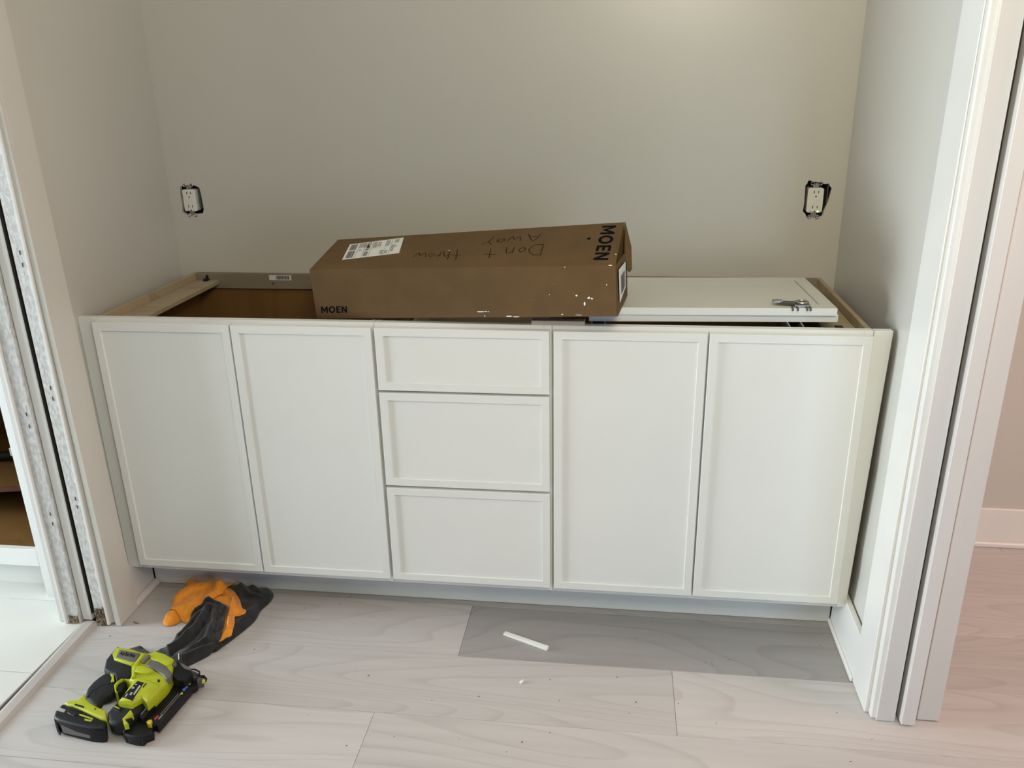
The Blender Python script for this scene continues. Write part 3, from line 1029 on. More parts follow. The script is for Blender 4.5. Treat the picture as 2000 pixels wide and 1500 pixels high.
pr1 = MB()
for (u0, u1, w0, w1, step) in ((0.045, 0.165, 0.56, 0.93, 0.012), (0.045, 0.170, 0.07, 0.50, 0.016)):
    u = u0
    rb = random.Random(5)
    while u < u1:
        wd = rb.choice((0.004, 0.007, 0.010))
        pr1.add([PL_(u, w0), PL_(u + wd, w0), PL_(u + wd, w1), PL_(u, w1)], [(0, 1, 2, 3)])
        u += wd + rb.choice((0.003, 0.005))
for u in (0.205, 0.325, 0.445, 0.70, 0.80):
    pr1.add([PL_(u, 0.02), PL_(u + 0.005, 0.02), PL_(u + 0.005, 0.98), PL_(u, 0.98)], [(0, 1, 2, 3)])
rb = random.Random(8)
for (u0, u1, w0, w1) in ((0.22, 0.32, 0.62, 0.95), (0.24, 0.27, 0.42, 0.55), (0.47, 0.54, 0.50, 0.92), (0.56, 0.61, 0.55, 0.88), (0.70, 0.76, 0.55, 0.92), (0.64, 0.69, 0.05, 0.35), (0.72, 0.77, 0.05, 0.30), (0.82, 0.86, 0.12, 0.60), (0.86, 0.93, 0.68, 0.93), (0.88, 0.90, 0.40, 0.55)):
    u = u0
    while u < u1:
        e = rb.uniform(0.0, 0.25) * (w1 - w0)
        pr1.add([PL_(u, w0 + e), PL_(u + 0.009, w0 + e), PL_(u + 0.009, w1), PL_(u, w1)], [(0, 1, 2, 3)])
        u += 0.019
pr1.build('label_print', M['grey_print'], labo)['kind'] = 'stuff'
pr2 = MB()
v, f, tw, th = text_mesh('TAMPA 1031', 0.012)
pr2.add([PL_(0.345 + (q.y / th) * 0.075, 0.96 - (q.x / tw) * 0.88, 0.0012) for q in v], f)
pr2.build('label_lettering', M['ink'], labo)

# label on the right end
el = MB()
efa = [Pright(0.12, 0.20, 0.0050), Pright(0.70, 0.22, 0.0055), Pright(0.70, 0.60, 0.0075), Pright(0.06, 0.86, 0.0065)]
elo = slab('end_label', efa, 0.0006, M['paper'], bx)
elo['label'] = 'white barcode label on the carton end'
ep = MB()
for k in range(9):
    a = 0.16 + k * 0.066
    q0 = efa[0].lerp(efa[3], a).lerp(efa[1].lerp(efa[2], a), 0.22)
    q1 = efa[0].lerp(efa[3], a).lerp(efa[1].lerp(efa[2], a), 0.80)
    q2 = efa[0].lerp(efa[3], a + 0.042).lerp(efa[1].lerp(efa[2], a + 0.042), 0.80)
    q3 = efa[0].lerp(efa[3], a + 0.042).lerp(efa[1].lerp(efa[2], a + 0.042), 0.22)
    nn = Vector((0.0009, 0, 0))
    ep.add([q0 + nn, q1 + nn, q2 + nn, q3 + nn], [(0, 1, 2, 3)])
ep.build('label_print', M['grey_print'], elo)['kind'] = 'stuff'

# white paint specks on the carton
spk = [(1126, 577, 2.2, 2.0), (1150, 582, 3.0, 2.4), (1156, 583, 2.6, 2.2), (1142, 593, 2.0, 4.2), (938, 608.5, 8.5, 1.2), (949, 608, 3, 1.0), (954, 608.5, 1.4, 1.2), (947, 617, 0.8, 2.5),
       (994, 617.5, 7, 1.3), (1008, 618.5, 7, 1.0), (1073, 575, 1.0, 1.2), (1185, 556, 1.0, 1.8), (1103, 521.5, 1.0, 1.0), (1192, 518, 4, 1.0), (1098, 614, 2.5, 0.8), (1130, 615, 8, 0.7)]
sp = MB()
rb = random.Random(11)
for (px, py, a, b_) in spk:
    pts = []
    for k in range(9):
        an = k / 9 * 2 * math.pi
        rr = rb.uniform(0.7, 1.1)
        pts.append(Pfront(*facest(Pfront, px + a * rr * math.cos(an), py + b_ * rr * math.sin(an)), 0.0006))
    sp.add(pts, [tuple(range(9))])
for (px, py, a, b_) in ((1203, 497, 1.2, 1.3), (877.5, 489.5, 1.0, 1.0)):
    sp.add([Ptop(*facest(Ptop, px + a * math.cos(k / 8 * 6.283), py + b_ * math.sin(k / 8 * 6.283)), 0.0006) for k in range(8)], [tuple(range(8))])
o = sp.build('paint_specks', M['splash'], bx)
o['kind'] = 'stuff'
# lighter scuffs
sc = MB()
for (px, py, a, b_) in ((708, 540, 1.5, 1.0), (714, 545, 1.2, 1.2), (722, 542, 1.4, 0.8), (1080, 554, 7, 0.7), (1040, 586, 9, 0.5), (730, 546, 1.0, 0.7)):
    sc.add([Pfront(*facest(Pfront, px + a * math.cos(k / 8 * 6.283), py + b_ * math.sin(k / 8 * 6.283)), 0.0005) for k in range(8)], [tuple(range(8))])
o = sc.build('scuffs', M['card_in'], bx)
o['kind'] = 'stuff'

# ------------------------------------------------------------------ outlets
def rrect(x0, x1, z0, z1, r, n=4):
    pts = []
    for cx, cz, a0 in ((x1 - r, z1 - r, 0), (x0 + r, z1 - r, 90), (x0 + r, z0 + r, 180), (x1 - r, z0 + r, 270)):
        for k in range(n + 1):
            a = math.radians(a0 + 90 * k / n)
            pts.append((cx + r * math.cos(a), cz + r * math.sin(a)))
    return pts


def xz_prism(mb, poly, y0, y1):
    """polygon in XZ, front face at y0 (towards the camera), back at y1"""
    n = len(poly)
    cx = sum(p[0] for p in poly) / n
    cz = sum(p[1] for p in poly) / n
    b = 0.0008
    fr = [(cx + (p[0] - cx) * 0.97, y0, cz + (p[1] - cz) * 0.985) for p in poly]
    md = [(p[0], y0 + b, p[1]) for p in poly]
    bk = [(p[0], y1, p[1]) for p in poly]
    f = [tuple(range(n))]
    for r in range(2):
        for i in range(n):
            j = (i + 1) % n
            f.append((r * n + i, r * n + j, (r + 1) * n + j, (r + 1) * n + i))
    f.append(tuple(range(3 * n - 1, 2 * n - 1, -1)))
    mb.add(fr + md + bk, f)
    return mb


def outlet(cx, cz, w, h, bounds, label, led):
    root = thing('wall_outlet', (cx, WY, cz - h / 2), label, 'outlet', 'uncovered wall outlets')
    x0, x1, z0, z1 = bounds
    bxm = MB()
    bxm.box(x0, x1, WY + 0.050, WY + 0.052, z0, z1)
    bxm.box(x0 - .002, x0, WY + 0.013, WY + 0.052, z0, z1).box(x1, x1 + .002, WY + 0.013, WY + 0.052, z0, z1)
    bxm.box(x0, x1, WY + 0.013, WY + 0.052, z0 - .002, z0).box(x0, x1, WY + 0.013, WY + 0.052, z1, z1 + .002)
    bxm.build('junction_box', M['hole'], root)
    MB().box(x1 - 0.012, x1 - 0.0105, WY + 0.002, WY + 0.05, z0 + 0.02, z1 - 0.008).build('box_rim', M['grey_plastic'], root)
    body = xz_prism(MB(), rrect(cx - w / 2, cx + w / 2, cz - h / 2, cz + h / 2, 0.006), WY - 0.004, WY + 0.03).build('receptacle', M['outlet'], root)
    iw = w * 0.72
    face = xz_prism(MB(), rrect(cx - iw / 2 + w * 0.04, cx + iw / 2 + w * 0.04, cz - h * 0.48, cz + h * 0.48, 0.002), WY - 0.0052, WY - 0.003).build('face', M['outlet'], body)
    for sz in (cz + h * 0.34, cz - h * 0.27):
        for dx, hh in ((-0.0062, 0.0085), (0.0062, 0.0072)):
            MB().box(cx + dx - 0.0011 + w * .02, cx + dx + 0.0011 + w * .02, WY - 0.0056, WY - 0.005, sz - hh / 2, sz + hh / 2).build('slot', M['hole'], body)
        c0 = (cx + w * .02, sz - 0.0125)
        MB().tube([(c0[0], WY - 0.0057, c0[1]), (c0[0], WY - 0.0050, c0[1])], 0.0024, 10).build('ground_hole', M['hole'], body)
    MB().box(cx - 0.009, cx + 0.009, WY - 0.0062, WY - 0.005, cz + 0.0005, cz + 0.006, 0.0005).box(cx - 0.009, cx + 0.009, WY - 0.0062, WY - 0.005, cz - 0.0065, cz - 0.001, 0.0005).build('test_buttons', M['outlet'], body)
    MB().box(cx - 0.012, cx - 0.005, WY - 0.0057, WY - 0.005, cz - h * 0.46, cz - h * 0.445).build('print_mark', M['grey_print'], body)
    if led:
        MB().tube([(cx + w * 0.22, WY - 0.0062, cz - h * 0.455), (cx + w * 0.22, WY - 0.004, cz - h * 0.455)], 0.0022, 8).build('status_light', M['led'], body)
    for s in (1, -1):
        yk = MB()
        ez = cz + s * (h / 2)
        yk.box(cx - 0.008, cx + 0.008, WY + 0.001, WY + 0.003, min(ez, ez + s * 0.012), max(ez, ez + s * 0.012), 0.0005)
        for dx in (-0.011, 0.011):
            rg = [(cx + dx + 0.0048 * math.cos(k / 10 * 6.2832), WY - 0.001, ez + s * 0.0125 + 0.0048 * math.sin(k / 10 * 6.2832)) for k in range(11)]
            yk.tube(rg, 0.0017, 6, False)
        yk.tube([(cx, WY - 0.0015, ez + s * 0.0105), (cx, WY + 0.002, ez + s * 0.0105)], 0.0042, 10)
        yk.build('mounting_ear', M['steel'], root)
        MB().tube([(cx, WY - 0.004, ez + s * 0.0045), (cx, WY + 0.002, ez + s * 0.0045)], 0.003, 10).build('screw', M['steel'], root)
    return root


outlet(0.019, 1.111, 0.043, 0.068, (-0.014, 0.062, 1.064, 1.160), 'white uncovered wall outlet in a black cut-out, near the left wall', False)
outlet(1.934, 1.1075, 0.044, 0.070, (1.902, 1.979, 1.058, 1.165), 'white uncovered wall outlet with a lit green dot, near the right wall', True)

# ------------------------------------------------------------------ open cabinet in the tiled room
L = thing('vanity_cabinet', (-0.80, 0.3, 0.0), 'white open cabinet with brown wood interior, beyond the left doorway', 'cabinet')
ff = MB()
ff.box(-0.321, -0.285, 0.0, 0.019, 0.0, 0.90, 0.001).box(-1.30, -1.262, 0.0, 0.019, 0.109, 0.90, 0.001).box(-1.262, -0.321, 0.0, 0.019, 0.109, 0.166, 0.001).box(-1.262, -0.321, 0.0, 0.019, 0.80, 0.90, 0.001)
ff.build('face_frame', M['cabinet'], L)
MB().box(-0.300, -0.285, 0.019, 0.58, 0.0, 0.90).build('side_panel', M['veneer'], L)
MB().box(-1.30, -1.285, 0.019, 0.58, 0.0, 0.90).build('side_panel', M['veneer'], L)
MB().box(-1.285, -0.300, 0.57, 0.58, 0.109, 0.90).build('back_panel', M['veneer'], L)
MB().box(-1.285, -0.300, 0.019, 0.57, 0.145, 0.163).build('bottom_panel', M['veneer'], L)
MB().box(-1.30, -0.285, 0.068, 0.08, 0.0, 0.109).build('toe_kick', M['cabinet'], L)
MB().box(-1.285, -0.30, 0.0, 0.58, 0.90, 0.93, 0.002).build('top_panel', M['cabinet'], L)
shf = MB().hexa([(-1.285, 0.02, 0.262), (-0.300, 0.215, 0.262), (-0.300, 0.57, 0.262), (-1.285, 0.57, 0.262),
                 (-1.285, 0.02, 0.278), (-0.300, 0.215, 0.278), (-0.300, 0.57, 0.278), (-1.285, 0.57, 0.278)], 0.001).build('shelf', M['veneer'], L)
shf['label'] = 'brown shelf with a dark red-brown front edge'
mb = MB()
mb.hexa([(-1.285, 0.0185, 0.262), (-0.300, 0.2135, 0.262), (-0.300, 0.2165, 0.262), (-1.285, 0.0215, 0.262),
         (-1.285, 0.0185, 0.278), (-0.300, 0.2135, 0.278), (-0.300, 0.2165, 0.278), (-1.285, 0.0215, 0.278)])
mb.build('front_edge', speckle('red_brown_edge', (0.10, 0.022, 0.012), 0.5), shf)
MB().box(-0.345, -0.321, 0.019, 0.024, 0.463, 0.489, 0.003).box(-0.338, -0.326, 0.012, 0.022, 0.470, 0.482, 0.003).build('hinge_plate', M['steel'], L)
MB().tube([(-0.336, 0.03, 0.164), (-0.336, 0.03, 0.176), (-0.332, 0.03, 0.185)], [0.011, 0.009, 0.004], 10).build('foot_bolt', M['black_plastic'], L)
hs = MB().tube([(-0.95, 0.36, 0.296), (-0.75, 0.33, 0.296), (-0.60, 0.36, 0.297), (-0.48, 0.42, 0.300), (-0.40, 0.47, 0.31), (-0.36, 0.50, 0.36)], 0.016, 10).build('drain_hose', M['black_plastic'], None, True)
tag(hs, 'black hose lying on the shelf inside the open cabinet on the left', 'hose')

# ------------------------------------------------------------------ cloths
def dist_seg(p, a, b_):
    ab = b_ - a
    l2 = ab.length_squared
    u = 0 if l2 == 0 else max(0, min(1, (p - a).dot(ab) / l2))
    return (p - (a + ab * u)).length, u


def kd_of(ob):
    from mathutils.kdtree import KDTree
    if isinstance(ob, MB):
        co = list(ob.v)
    else:
        off = wloc(ob)
        co = [v_.co + off for v_ in ob.data.vertices]
    n_ = len(co)
    kd = KDTree(n_)
    zs = []
    for k_, q in enumerate(co):
        kd.insert((q.x, q.y, 0), k_)
        zs.append(q.z)
    kd.balance()
    return kd, zs


def in_poly(p, pl):
    c_ = False
    for i_ in range(len(pl)):
        a, b_ = pl[i_], pl[(i_ + 1) % len(pl)]
        if (a[1] > p.y) != (b_[1] > p.y) and p.x < (b_[0] - a[0]) * (p.y - a[1]) / (b_[1] - a[1]) + a[0]:
            c_ = not c_
    return c_


def cloth(name, polypx, zref, H, w, ridges, mat, label=None, zb=0.004, res=0.0045, seed=1, parent=None, tilt=None, mb=None, floor_gap=None, over=(), caps=()):
    poly = [at(px, py, z=zref).to_2d() for px, py in polypx]
    below = [kd_of(o_) for o_ in over]
    # smooth + resample outline
    n = len(poly)
    out = []
    for i in range(n):
        p0, pa, pb, p3 = poly[i - 1], poly[i], poly[(i + 1) % n], poly[(i + 2) % n]
        k = max(2, int((pb - pa).length / res))
        for j in range(k):
            u = j / k
            out.append(0.5 * ((2 * pa) + (pb - p0) * u + (2 * p0 - 5 * pa + 4 * pb - p3) * u * u + (3 * pa - p0 - 3 * pb + p3) * u ** 3))
    out = [Vector((p.x, min(p.y, 0.1065))) for p in out]
    nb = len(out)
    x0, x1 = min(p.x for p in out), max(p.x for p in out)
    y0, y1 = min(p.y for p in out), max(p.y for p in out)

    def inside(p):
        c = False
        for i in range(nb):
            a, b_ = out[i], out[(i + 1) % nb]
            if (a.y > p.y) != (b_.y > p.y) and p.x < (b_.x - a.x) * (p.y - a.y) / (b_.y - a.y) + a.x:
                c = not c
        return c
    pts = list(out)
    D = [0.0] * nb
    rnd = random.Random(seed)
    yy = y0
    row = 0
    while yy < y1:
        xx = x0 + (res / 2 if row % 2 else 0)
        while xx < x1:
            p = Vector((xx, yy))
            if inside(p):
                d = min(dist_seg(p, out[i], out[(i + 1) % nb])[0] for i in range(nb))
                if d > res * 0.6:
                    pts.append(p)
                    D.append(d)
            xx += res
        yy += res * 0.87
        row += 1
    r = delaunay_2d_cdt([Vector(p) for p in pts], [], [list(range(nb))], 1, 1e-6)
    vs, tris, orig = r[0], r[2], r[3]
    rl = [([at(px, py, z=zref).to_2d() for px, py in pl], hgt, wid) for pl, hgt, wid in ridges]
    V = []
    for i, p in enumerate(vs):
        d = D[orig[i][0]] if orig[i] else 0.0
        e = 1 - math.exp(-d / w)
        z = zb + H * e
        z += 0.004 * mnoise.noise(Vector((p.x * 28, p.y * 28, seed))) * min(1, d / 0.012)
        z += 0.0012 * mnoise.noise(Vector((p.x * 120, p.y * 120, seed)))* min(1, d / 0.006)
        for pl, hgt, wid in rl:
            dd = min(dist_seg(p, pl[k], pl[k + 1])[0] for k in range(len(pl) - 1))
            z += hgt * math.exp(-(dd / wid) ** 2) * (0.25 + 0.75 * min(1, d / 0.015))
        if tilt:
            z += tilt(p, d)
        z = max(z, zb)
        for pl in caps:
            if in_poly(p, pl):
                z = min(z, 0.0092)
        for kd, zs in below:
            near = kd.find_range((p.x, p.y, 0), 0.0075)
            if near:
                z = max(z, max(zs[q[1]] for q in near) + 0.0045)
        V.append(Vector((p.x, p.y, z)))
    m_ = mb or MB()
    nv = len(V)
    th = 0.003
    fl_ = floor_gap
    under = [Vector((p.x, p.y, max(0.0008, p.z - th))) if fl_ is None else Vector((p.x, p.y, fl_)) for p in V]
    # boundary edges
    cnt = {}
    for tq in tris:
        for k in range(len(tq)):
            e = (tq[k], tq[(k + 1) % len(tq)])
            key = (min(e), max(e))
            cnt[key] = None if key in cnt else e
    sides = [(e[0], e[1], nv + e[1], nv + e[0]) for e in cnt.values() if e]
    m_.add(V + under, [tuple(q) for q in tris] + [tuple(nv + i for i in q[::-1]) for q in tris] + sides)
    if mb is not None:
        return m_
    ob = m_.build(name, mat, parent, True)
    return ob


# dark towel spread out behind and to the right
t1 = cloth('towel', [(470, 1110), (500, 1118), (518, 1138), (533, 1153), (527, 1168), (508, 1186), (496, 1206), (468, 1230), (436, 1254), (418, 1266), (404, 1266), (392, 1258), (420, 1222), (440, 1190), (440, 1150), (425, 1120)], 0.015, 0.016, 0.012,
           [([(440, 1128), (470, 1142), (480, 1165)], 0.016, 0.010), ([(470, 1120), (490, 1140), (505, 1160)], 0.012, 0.008), ([(478, 1165), (508, 1168)], 0.008, 0.006), ([(500, 1185), (450, 1235)], 0.006, 0.008)], M['charcoal'], seed=2)
tag(t1, 'crumpled charcoal microfibre towel at the foot of the toe kick, right of the orange cloth', 'towel')

# orange cloth: three lobes of one crumpled piece
om = MB()
cloth('', [(366, 1112), (400, 1108), (440, 1108), (470, 1112), (462, 1128), (440, 1140), (400, 1146), (362, 1140)], 0.03, 0.030, 0.014, [([(375, 1130), (430, 1120)], 0.010, 0.012)], None, seed=5, mb=om, over=(t1,))
cloth('', [(331, 1180), (336, 1163), (345, 1148), (358, 1138), (380, 1133), (410, 1132), (438, 1137), (455, 1147), (466, 1163), (472, 1180), (480, 1190), (470, 1196), (458, 1197), (457, 1212), (451, 1228), (440, 1234), (424, 1242), (428, 1215), (424, 1195), (400, 1175), (372, 1188), (356, 1190), (344, 1182)], 0.036, 0.026, 0.014,
      [([(345, 1165), (375, 1150), (420, 1140), (445, 1148)], 0.012, 0.010), ([(405, 1168), (430, 1150)], 0.014, 0.007), ([(425, 1146), (450, 1160), (466, 1185)], 0.016, 0.008), ([(456, 1172), (448, 1200), (446, 1222), (432, 1238)], 0.014, 0.006), ([(420, 1158), (448, 1158)], -0.014, 0.006), ([(440, 1185), (436, 1215)], -0.010, 0.005)], None, seed=6, mb=om, zb=0.006, over=(t1,))
cloth('', [(317, 1212), (320, 1204), (332, 1197), (342, 1188), (350, 1180), (366, 1186), (366, 1198), (352, 1208), (340, 1215), (324, 1217)], 0.012, 0.022, 0.010, [([(322, 1210), (345, 1200), (360, 1190)], 0.008, 0.008)], None, seed=7, mb=om, over=(t1,))
cloth('', [(331, 1182), (335, 1164), (345, 1147), (358, 1137), (380, 1131), (410, 1130), (430, 1134), (444, 1144), (436, 1152), (420, 1160), (404, 1170), (384, 1180), (366, 1191), (352, 1190), (342, 1184)], 0.046, 0.007, 0.008,
      [([(345, 1168), (375, 1152), (420, 1142)], 0.006, 0.008), ([(360, 1182), (390, 1165)], 0.005, 0.006)], None, seed=9, mb=om, over=(om,))
oc = om.build('cleaning_cloth', M['orange'], None, True)
tag(oc, 'bright orange microfibre cloth crumpled under the cabinet overhang', 'cloth')

GUN_SHADOW = [[tuple(at(80 + a / 5.882, 1220 + b_ / 5.882, z=zz).to_2d()) for a, b_ in pl] for zz, pl in (
    (0.038, [(860, 250), (800, 310), (735, 395), (705, 520), (780, 570), (830, 600), (1100, 640), (1500, 600), (1560, 380), (1420, 310), (1300, 280), (1060, 255)]),
    (0.012, [(860, 250), (800, 310), (735, 395), (705, 520), (780, 570), (830, 600), (1100, 640), (1500, 600), (1560, 380), (1420, 310), (1300, 280), (1060, 255)]),
    (0.040, [(1440, 380), (1540, 380), (1740, 470), (1860, 560), (1700, 660), (1480, 620)]),
    (0.012, [(1440, 380), (1540, 380), (1740, 470), (1860, 560), (1700, 660), (1480, 620)]),
    (0.030, [(490, 800), (520, 700), (580, 640), (650, 590), (735, 530), (850, 560), (870, 740), (700, 860), (640, 945)]),
    (0.016, [(490, 800), (520, 700), (580, 640), (650, 590), (735, 530), (850, 560), (870, 740), (700, 860), (640, 945)]))]

# dark twisted towel running from the orange cloth under the nailer
t2 = cloth('towel', [(198, 1300), (212, 1275), (232, 1252), (248, 1242), (268, 1239), (284, 1247), (292, 1250), (318, 1240), (342, 1220), (356, 1206), (372, 1184), (392, 1170), (412, 1165), (430, 1169), (444, 1180), (438, 1200), (434, 1222), (424, 1240), (400, 1256), (376, 1268), (352, 1280), (345, 1286), (300, 1296), (250, 1318), (196, 1346), (178, 1344), (176, 1322), (182, 1305)], 0.046, 0.020, 0.014,
           [([(240, 1262), (270, 1245), (288, 1262)], 0.012, 0.010), ([(300, 1268), (345, 1245), (380, 1212), (408, 1172)], 0.018, 0.008), ([(320, 1278), (365, 1255), (400, 1238), (414, 1205), (418, 1172)], 0.016, 0.007), ([(345, 1228), (380, 1192), (400, 1175)], 0.014, 0.009), ([(300, 1282), (350, 1270), (410, 1245)], 0.012, 0.007), ([(330, 1262), (370, 1236), (395, 1205)], -0.014, 0.006), ([(340, 1268), (385, 1243)], -0.010, 0.005), ([(430, 1180), (426, 1215), (420, 1235)], 0.012, 0.006), ([(190, 1310), (205, 1330)], 0.010, 0.006)], M['charcoal'], seed=3, zb=0.004, over=(t1, oc), caps=GUN_SHADOW,
           tilt=lambda p, d: -0.007 * max(0.0, min(1.0, (0.11 - p.x) / 0.06)) * min(1, d / 0.01))
tag(t2, 'twisted charcoal microfibre towel running from the orange cloth to under the nail gun', 'towel')

# ------------------------------------------------------------------ nail gun, lying on its side
def cp(pts, z):
    """profile points read in the close-up of the tool, laid into the horizontal plane at height z"""
    return [tuple(at(80 + a / 5.882, 1220 + b_ / 5.882, z=z).to_2d()) for a, b_ in pts]


G = thing('nail_gun', at(240, 1370, z=0.0), 'lime green and black cordless nail gun lying on its side on the floor', 'nail gun')


def gp(name, pts, z0, z1, mat, bev=0.003, parent=G, taper=None):
    o_ = MB().prism(cp(pts, z1), z0, z1, bev, 3, taper).build(name, mat, parent, True)
    o_.data.set_sharp_from_angle(angle=0.75)
    return o_


# battery and its seat
bat = gp('battery', [(140, 1050), (160, 985), (240, 905), (350, 905), (500, 962), (690, 1050), (752, 1090), (758, 1150), (745, 1190), (690, 1200), (560, 1190), (380, 1150), (200, 1098), (150, 1072)], 0.002, 0.044, M['black_plastic'], 0.007, taper=0.93)
# grey label on its camera side
fa, fb_ = at(80 + 205 / 5.882, 1220 + 1105 / 5.882, z=0.039), at(80 + 548 / 5.882, 1220 + 1180 / 5.882, z=0.039)
fc, fd = at(80 + 565 / 5.882, 1220 + 1310 / 5.882, z=0.013), at(80 + 250 / 5.882, 1220 + 1245 / 5.882, z=0.013)
nrm = Vector((-0.2, -0.9, 0.25)).normalized()
MB().hexa([fd, fc, fc - nrm * .012, fd - nrm * .012, fa, fb_, fb_ - nrm * .012, fa - nrm * .012], 0.001).build('rating_label', M['grey_plastic'], bat)
for pts in ([(320, 945), (400, 965), (470, 1000), (380, 1050), (300, 1010)],):
    gp('release_button', pts, 0.038, 0.0465, M['black_plastic'], 0.002, bat)
gp('button_plate', [(185, 985), (215, 950), (285, 975), (265, 1005)], 0.040, 0.0452, M['pale_grey'], 0.0005, bat)
for k, pts in enumerate(([(440, 1020), (600, 1075), (590, 1090), (432, 1035)], [(500, 1080), (590, 1095), (570, 1112), (500, 1098)])):
    gp('charge_mark', pts, 0.040, 0.0448, M['lime'], 0.0002, bat)
for k in range(5):
    a = 150 + k * 12
    gp('grip_rib', [(a, 1070 + k * 36), (a + 26, 1080 + k * 36), (a + 26, 1096 + k * 36), (a, 1090 + k * 36)], 0.004, 0.040 - k * 0.007, M['black_plastic'], 0.001, bat)
gp('seat_plate', [(268, 892), (330, 868), (420, 855), (470, 815), (500, 795), (530, 850), (640, 935), (745, 985), (755, 1085), (690, 1075), (500, 985), (360, 925), (290, 912)], 0.028, 0.050, M['lime'], 0.004)
gp('seat_slot', [(395, 905), (495, 935), (490, 955), (380, 920)], 0.045, 0.0512, M['rubber'], 0.0006)
gp('screw_hole', [(612, 960), (632, 960), (632, 975), (612, 975)], 0.045, 0.0506, M['black_plastic'], 0.0002)
# handle
gp('handle', [(500, 795), (528, 720), (580, 660), (650, 600), (735, 545), (830, 555), (860, 640), (850, 740), (830, 770), (760, 800), (700, 850), (640, 935), (560, 890), (515, 850)], 0.032, 0.056, M['rubber'], 0.009, taper=0.88)
gp('handle_seam', [(520, 830), (600, 745), (700, 690), (850, 655), (850, 662), (704, 698), (606, 752), (528, 838)], 0.055, 0.0565, M['black_plastic'], 0.0002)
gp('screw_hole', [(613, 775), (635, 775), (638, 800), (616, 802)], 0.055, 0.0566, M['black_plastic'], 0.0002)
gp('accent', [(792, 560), (835, 562), (842, 650), (800, 658), (815, 610)], 0.054, 0.0580, M['lime'], 0.0006)
# trigger and its loop
gp('trigger', [(862, 700), (900, 650), (950, 625), (985, 650), (965, 700), (930, 760), (880, 775)], 0.022, 0.050, M['black_plastic'], 0.004)
gp('trigger_loop', [(838, 690), (880, 640), (950, 602), (1010, 612), (1062, 650), (1050, 660), (1000, 640), (945, 622), (890, 655), (858, 700), (862, 755), (880, 770), (850, 765)], 0.020, 0.057, M['lime'], 0.001)
# motor head
gp('motor_cover', [(880, 238), (830, 290), (745, 395), (722, 505), (790, 548), (840, 562), (862, 640), (920, 604), (1010, 612), (1050, 560), (1050, 440), (960, 290)], 0.010, 0.0615, M['rubber'], 0.006)
body = gp('housing', [(870, 252), (815, 325), (832, 395), (1030, 460), (1036, 560), (1000, 630), (1065, 648), (942, 790), (878, 868), (1035, 895), (1150, 822), (1212, 878), (1300, 800), (1436, 660), (1500, 556), (1530, 392), (1420, 330), (1310, 297), (1212, 318), (1060, 270)], 0.011, 0.064, M['lime'], 0.010)
gp('barrel', [(1060, 620), (1180, 600), (1300, 640), (1400, 690), (1300, 800), (1212, 878), (1150, 822), (1035, 893), (885, 868), (942, 790)], 0.04, 0.070, M['lime'], 0.010, body)
gp('upper_frame', [(872, 258), (820, 325), (838, 390), (1040, 455), (1080, 430), (1140, 325), (1060, 285), (920, 262)], 0.05, 0.0675, M['lime'], 0.002, body)
gp('rib', [(1150, 330), (1205, 318), (1120, 440), (1080, 560), (1085, 590), (1040, 600), (1040, 480)], 0.05, 0.0700, M['lime'], 0.003, body)
gp('nose_cover', [(1240, 345), (1310, 300), (1420, 332), (1525, 392), (1498, 440), (1440, 470), (1330, 410), (1262, 400)], 0.05, 0.0690, M['lime'], 0.003, body)
gp('guard', [(1100, 470), (1200, 468), (1260, 490), (1300, 520), (1210, 560), (1120, 545), (1075, 535)], 0.05, 0.0715, M['lime'], 0.004, body)
gp('grey_cap', [(1250, 405), (1335, 418), (1440, 478), (1502, 545), (1490, 592), (1438, 622), (1400, 575), (1330, 530), (1200, 465)], 0.05, 0.0690, M['grey_plastic'], 0.003)
plate = gp('name_plate', [(905, 285), (1140, 330), (1082, 425), (1050, 430), (865, 375)], 0.06, 0.0682, M['grey_plastic'], 0.0004)
v, f, tw, th = text_mesh('AirStrike', 0.02, 1.0, 0.25)
q0, q1, q3 = [Vector(cp([p], 0.0687)[0]) for p in ((900, 345), (1078, 378), (908, 300))]
tx = MB()
tx.add([(*(q0 + (q1 - q0) * (q.x / tw) + (q3 - q0) * (q.y / th)), 0.0688) for q in v], f)
tx.build('lettering', M['ink'], plate)
gp('vent', [(1230, 338), (1258, 352), (1180, 430), (1148, 420)], 0.06, 0.0712, M['grey_plastic'], 0.0006)
gp('label_frame', [(1110, 645), (1182, 665), (1050, 868), (930, 828)], 0.06, 0.0708, M['black_plastic'], 0.0004, body)
lp = MB()
for pts in ([(1085, 680), (1105, 682), (1100, 695), (1080, 693)], [(1050, 710), (1075, 716), (1062, 738), (1038, 732)], [(1130, 695), (1150, 702), (1075, 805), (1058, 800)], [(1035, 775), (1055, 780), (1035, 812), (1015, 806)], [(985, 790), (1000, 795), (975, 830), (962, 826)]):
    z = 0.0712
    lp.add([(*p, z) for p in cp(pts, z)], [(0, 1, 2, 3)])
lp.build('label_print', M['pale_grey'], body)['kind'] = 'stuff'
gp('slit', [(1205, 668), (1215, 672), (1175, 722), (1166, 716)], 0.06, 0.0708, M['black_plastic'], 0.0002, body)
gp('screw_hole', [(1340, 625), (1368, 632), (1362, 662), (1338, 658)], 0.06, 0.0650, M['black_plastic'], 0.0003, body)
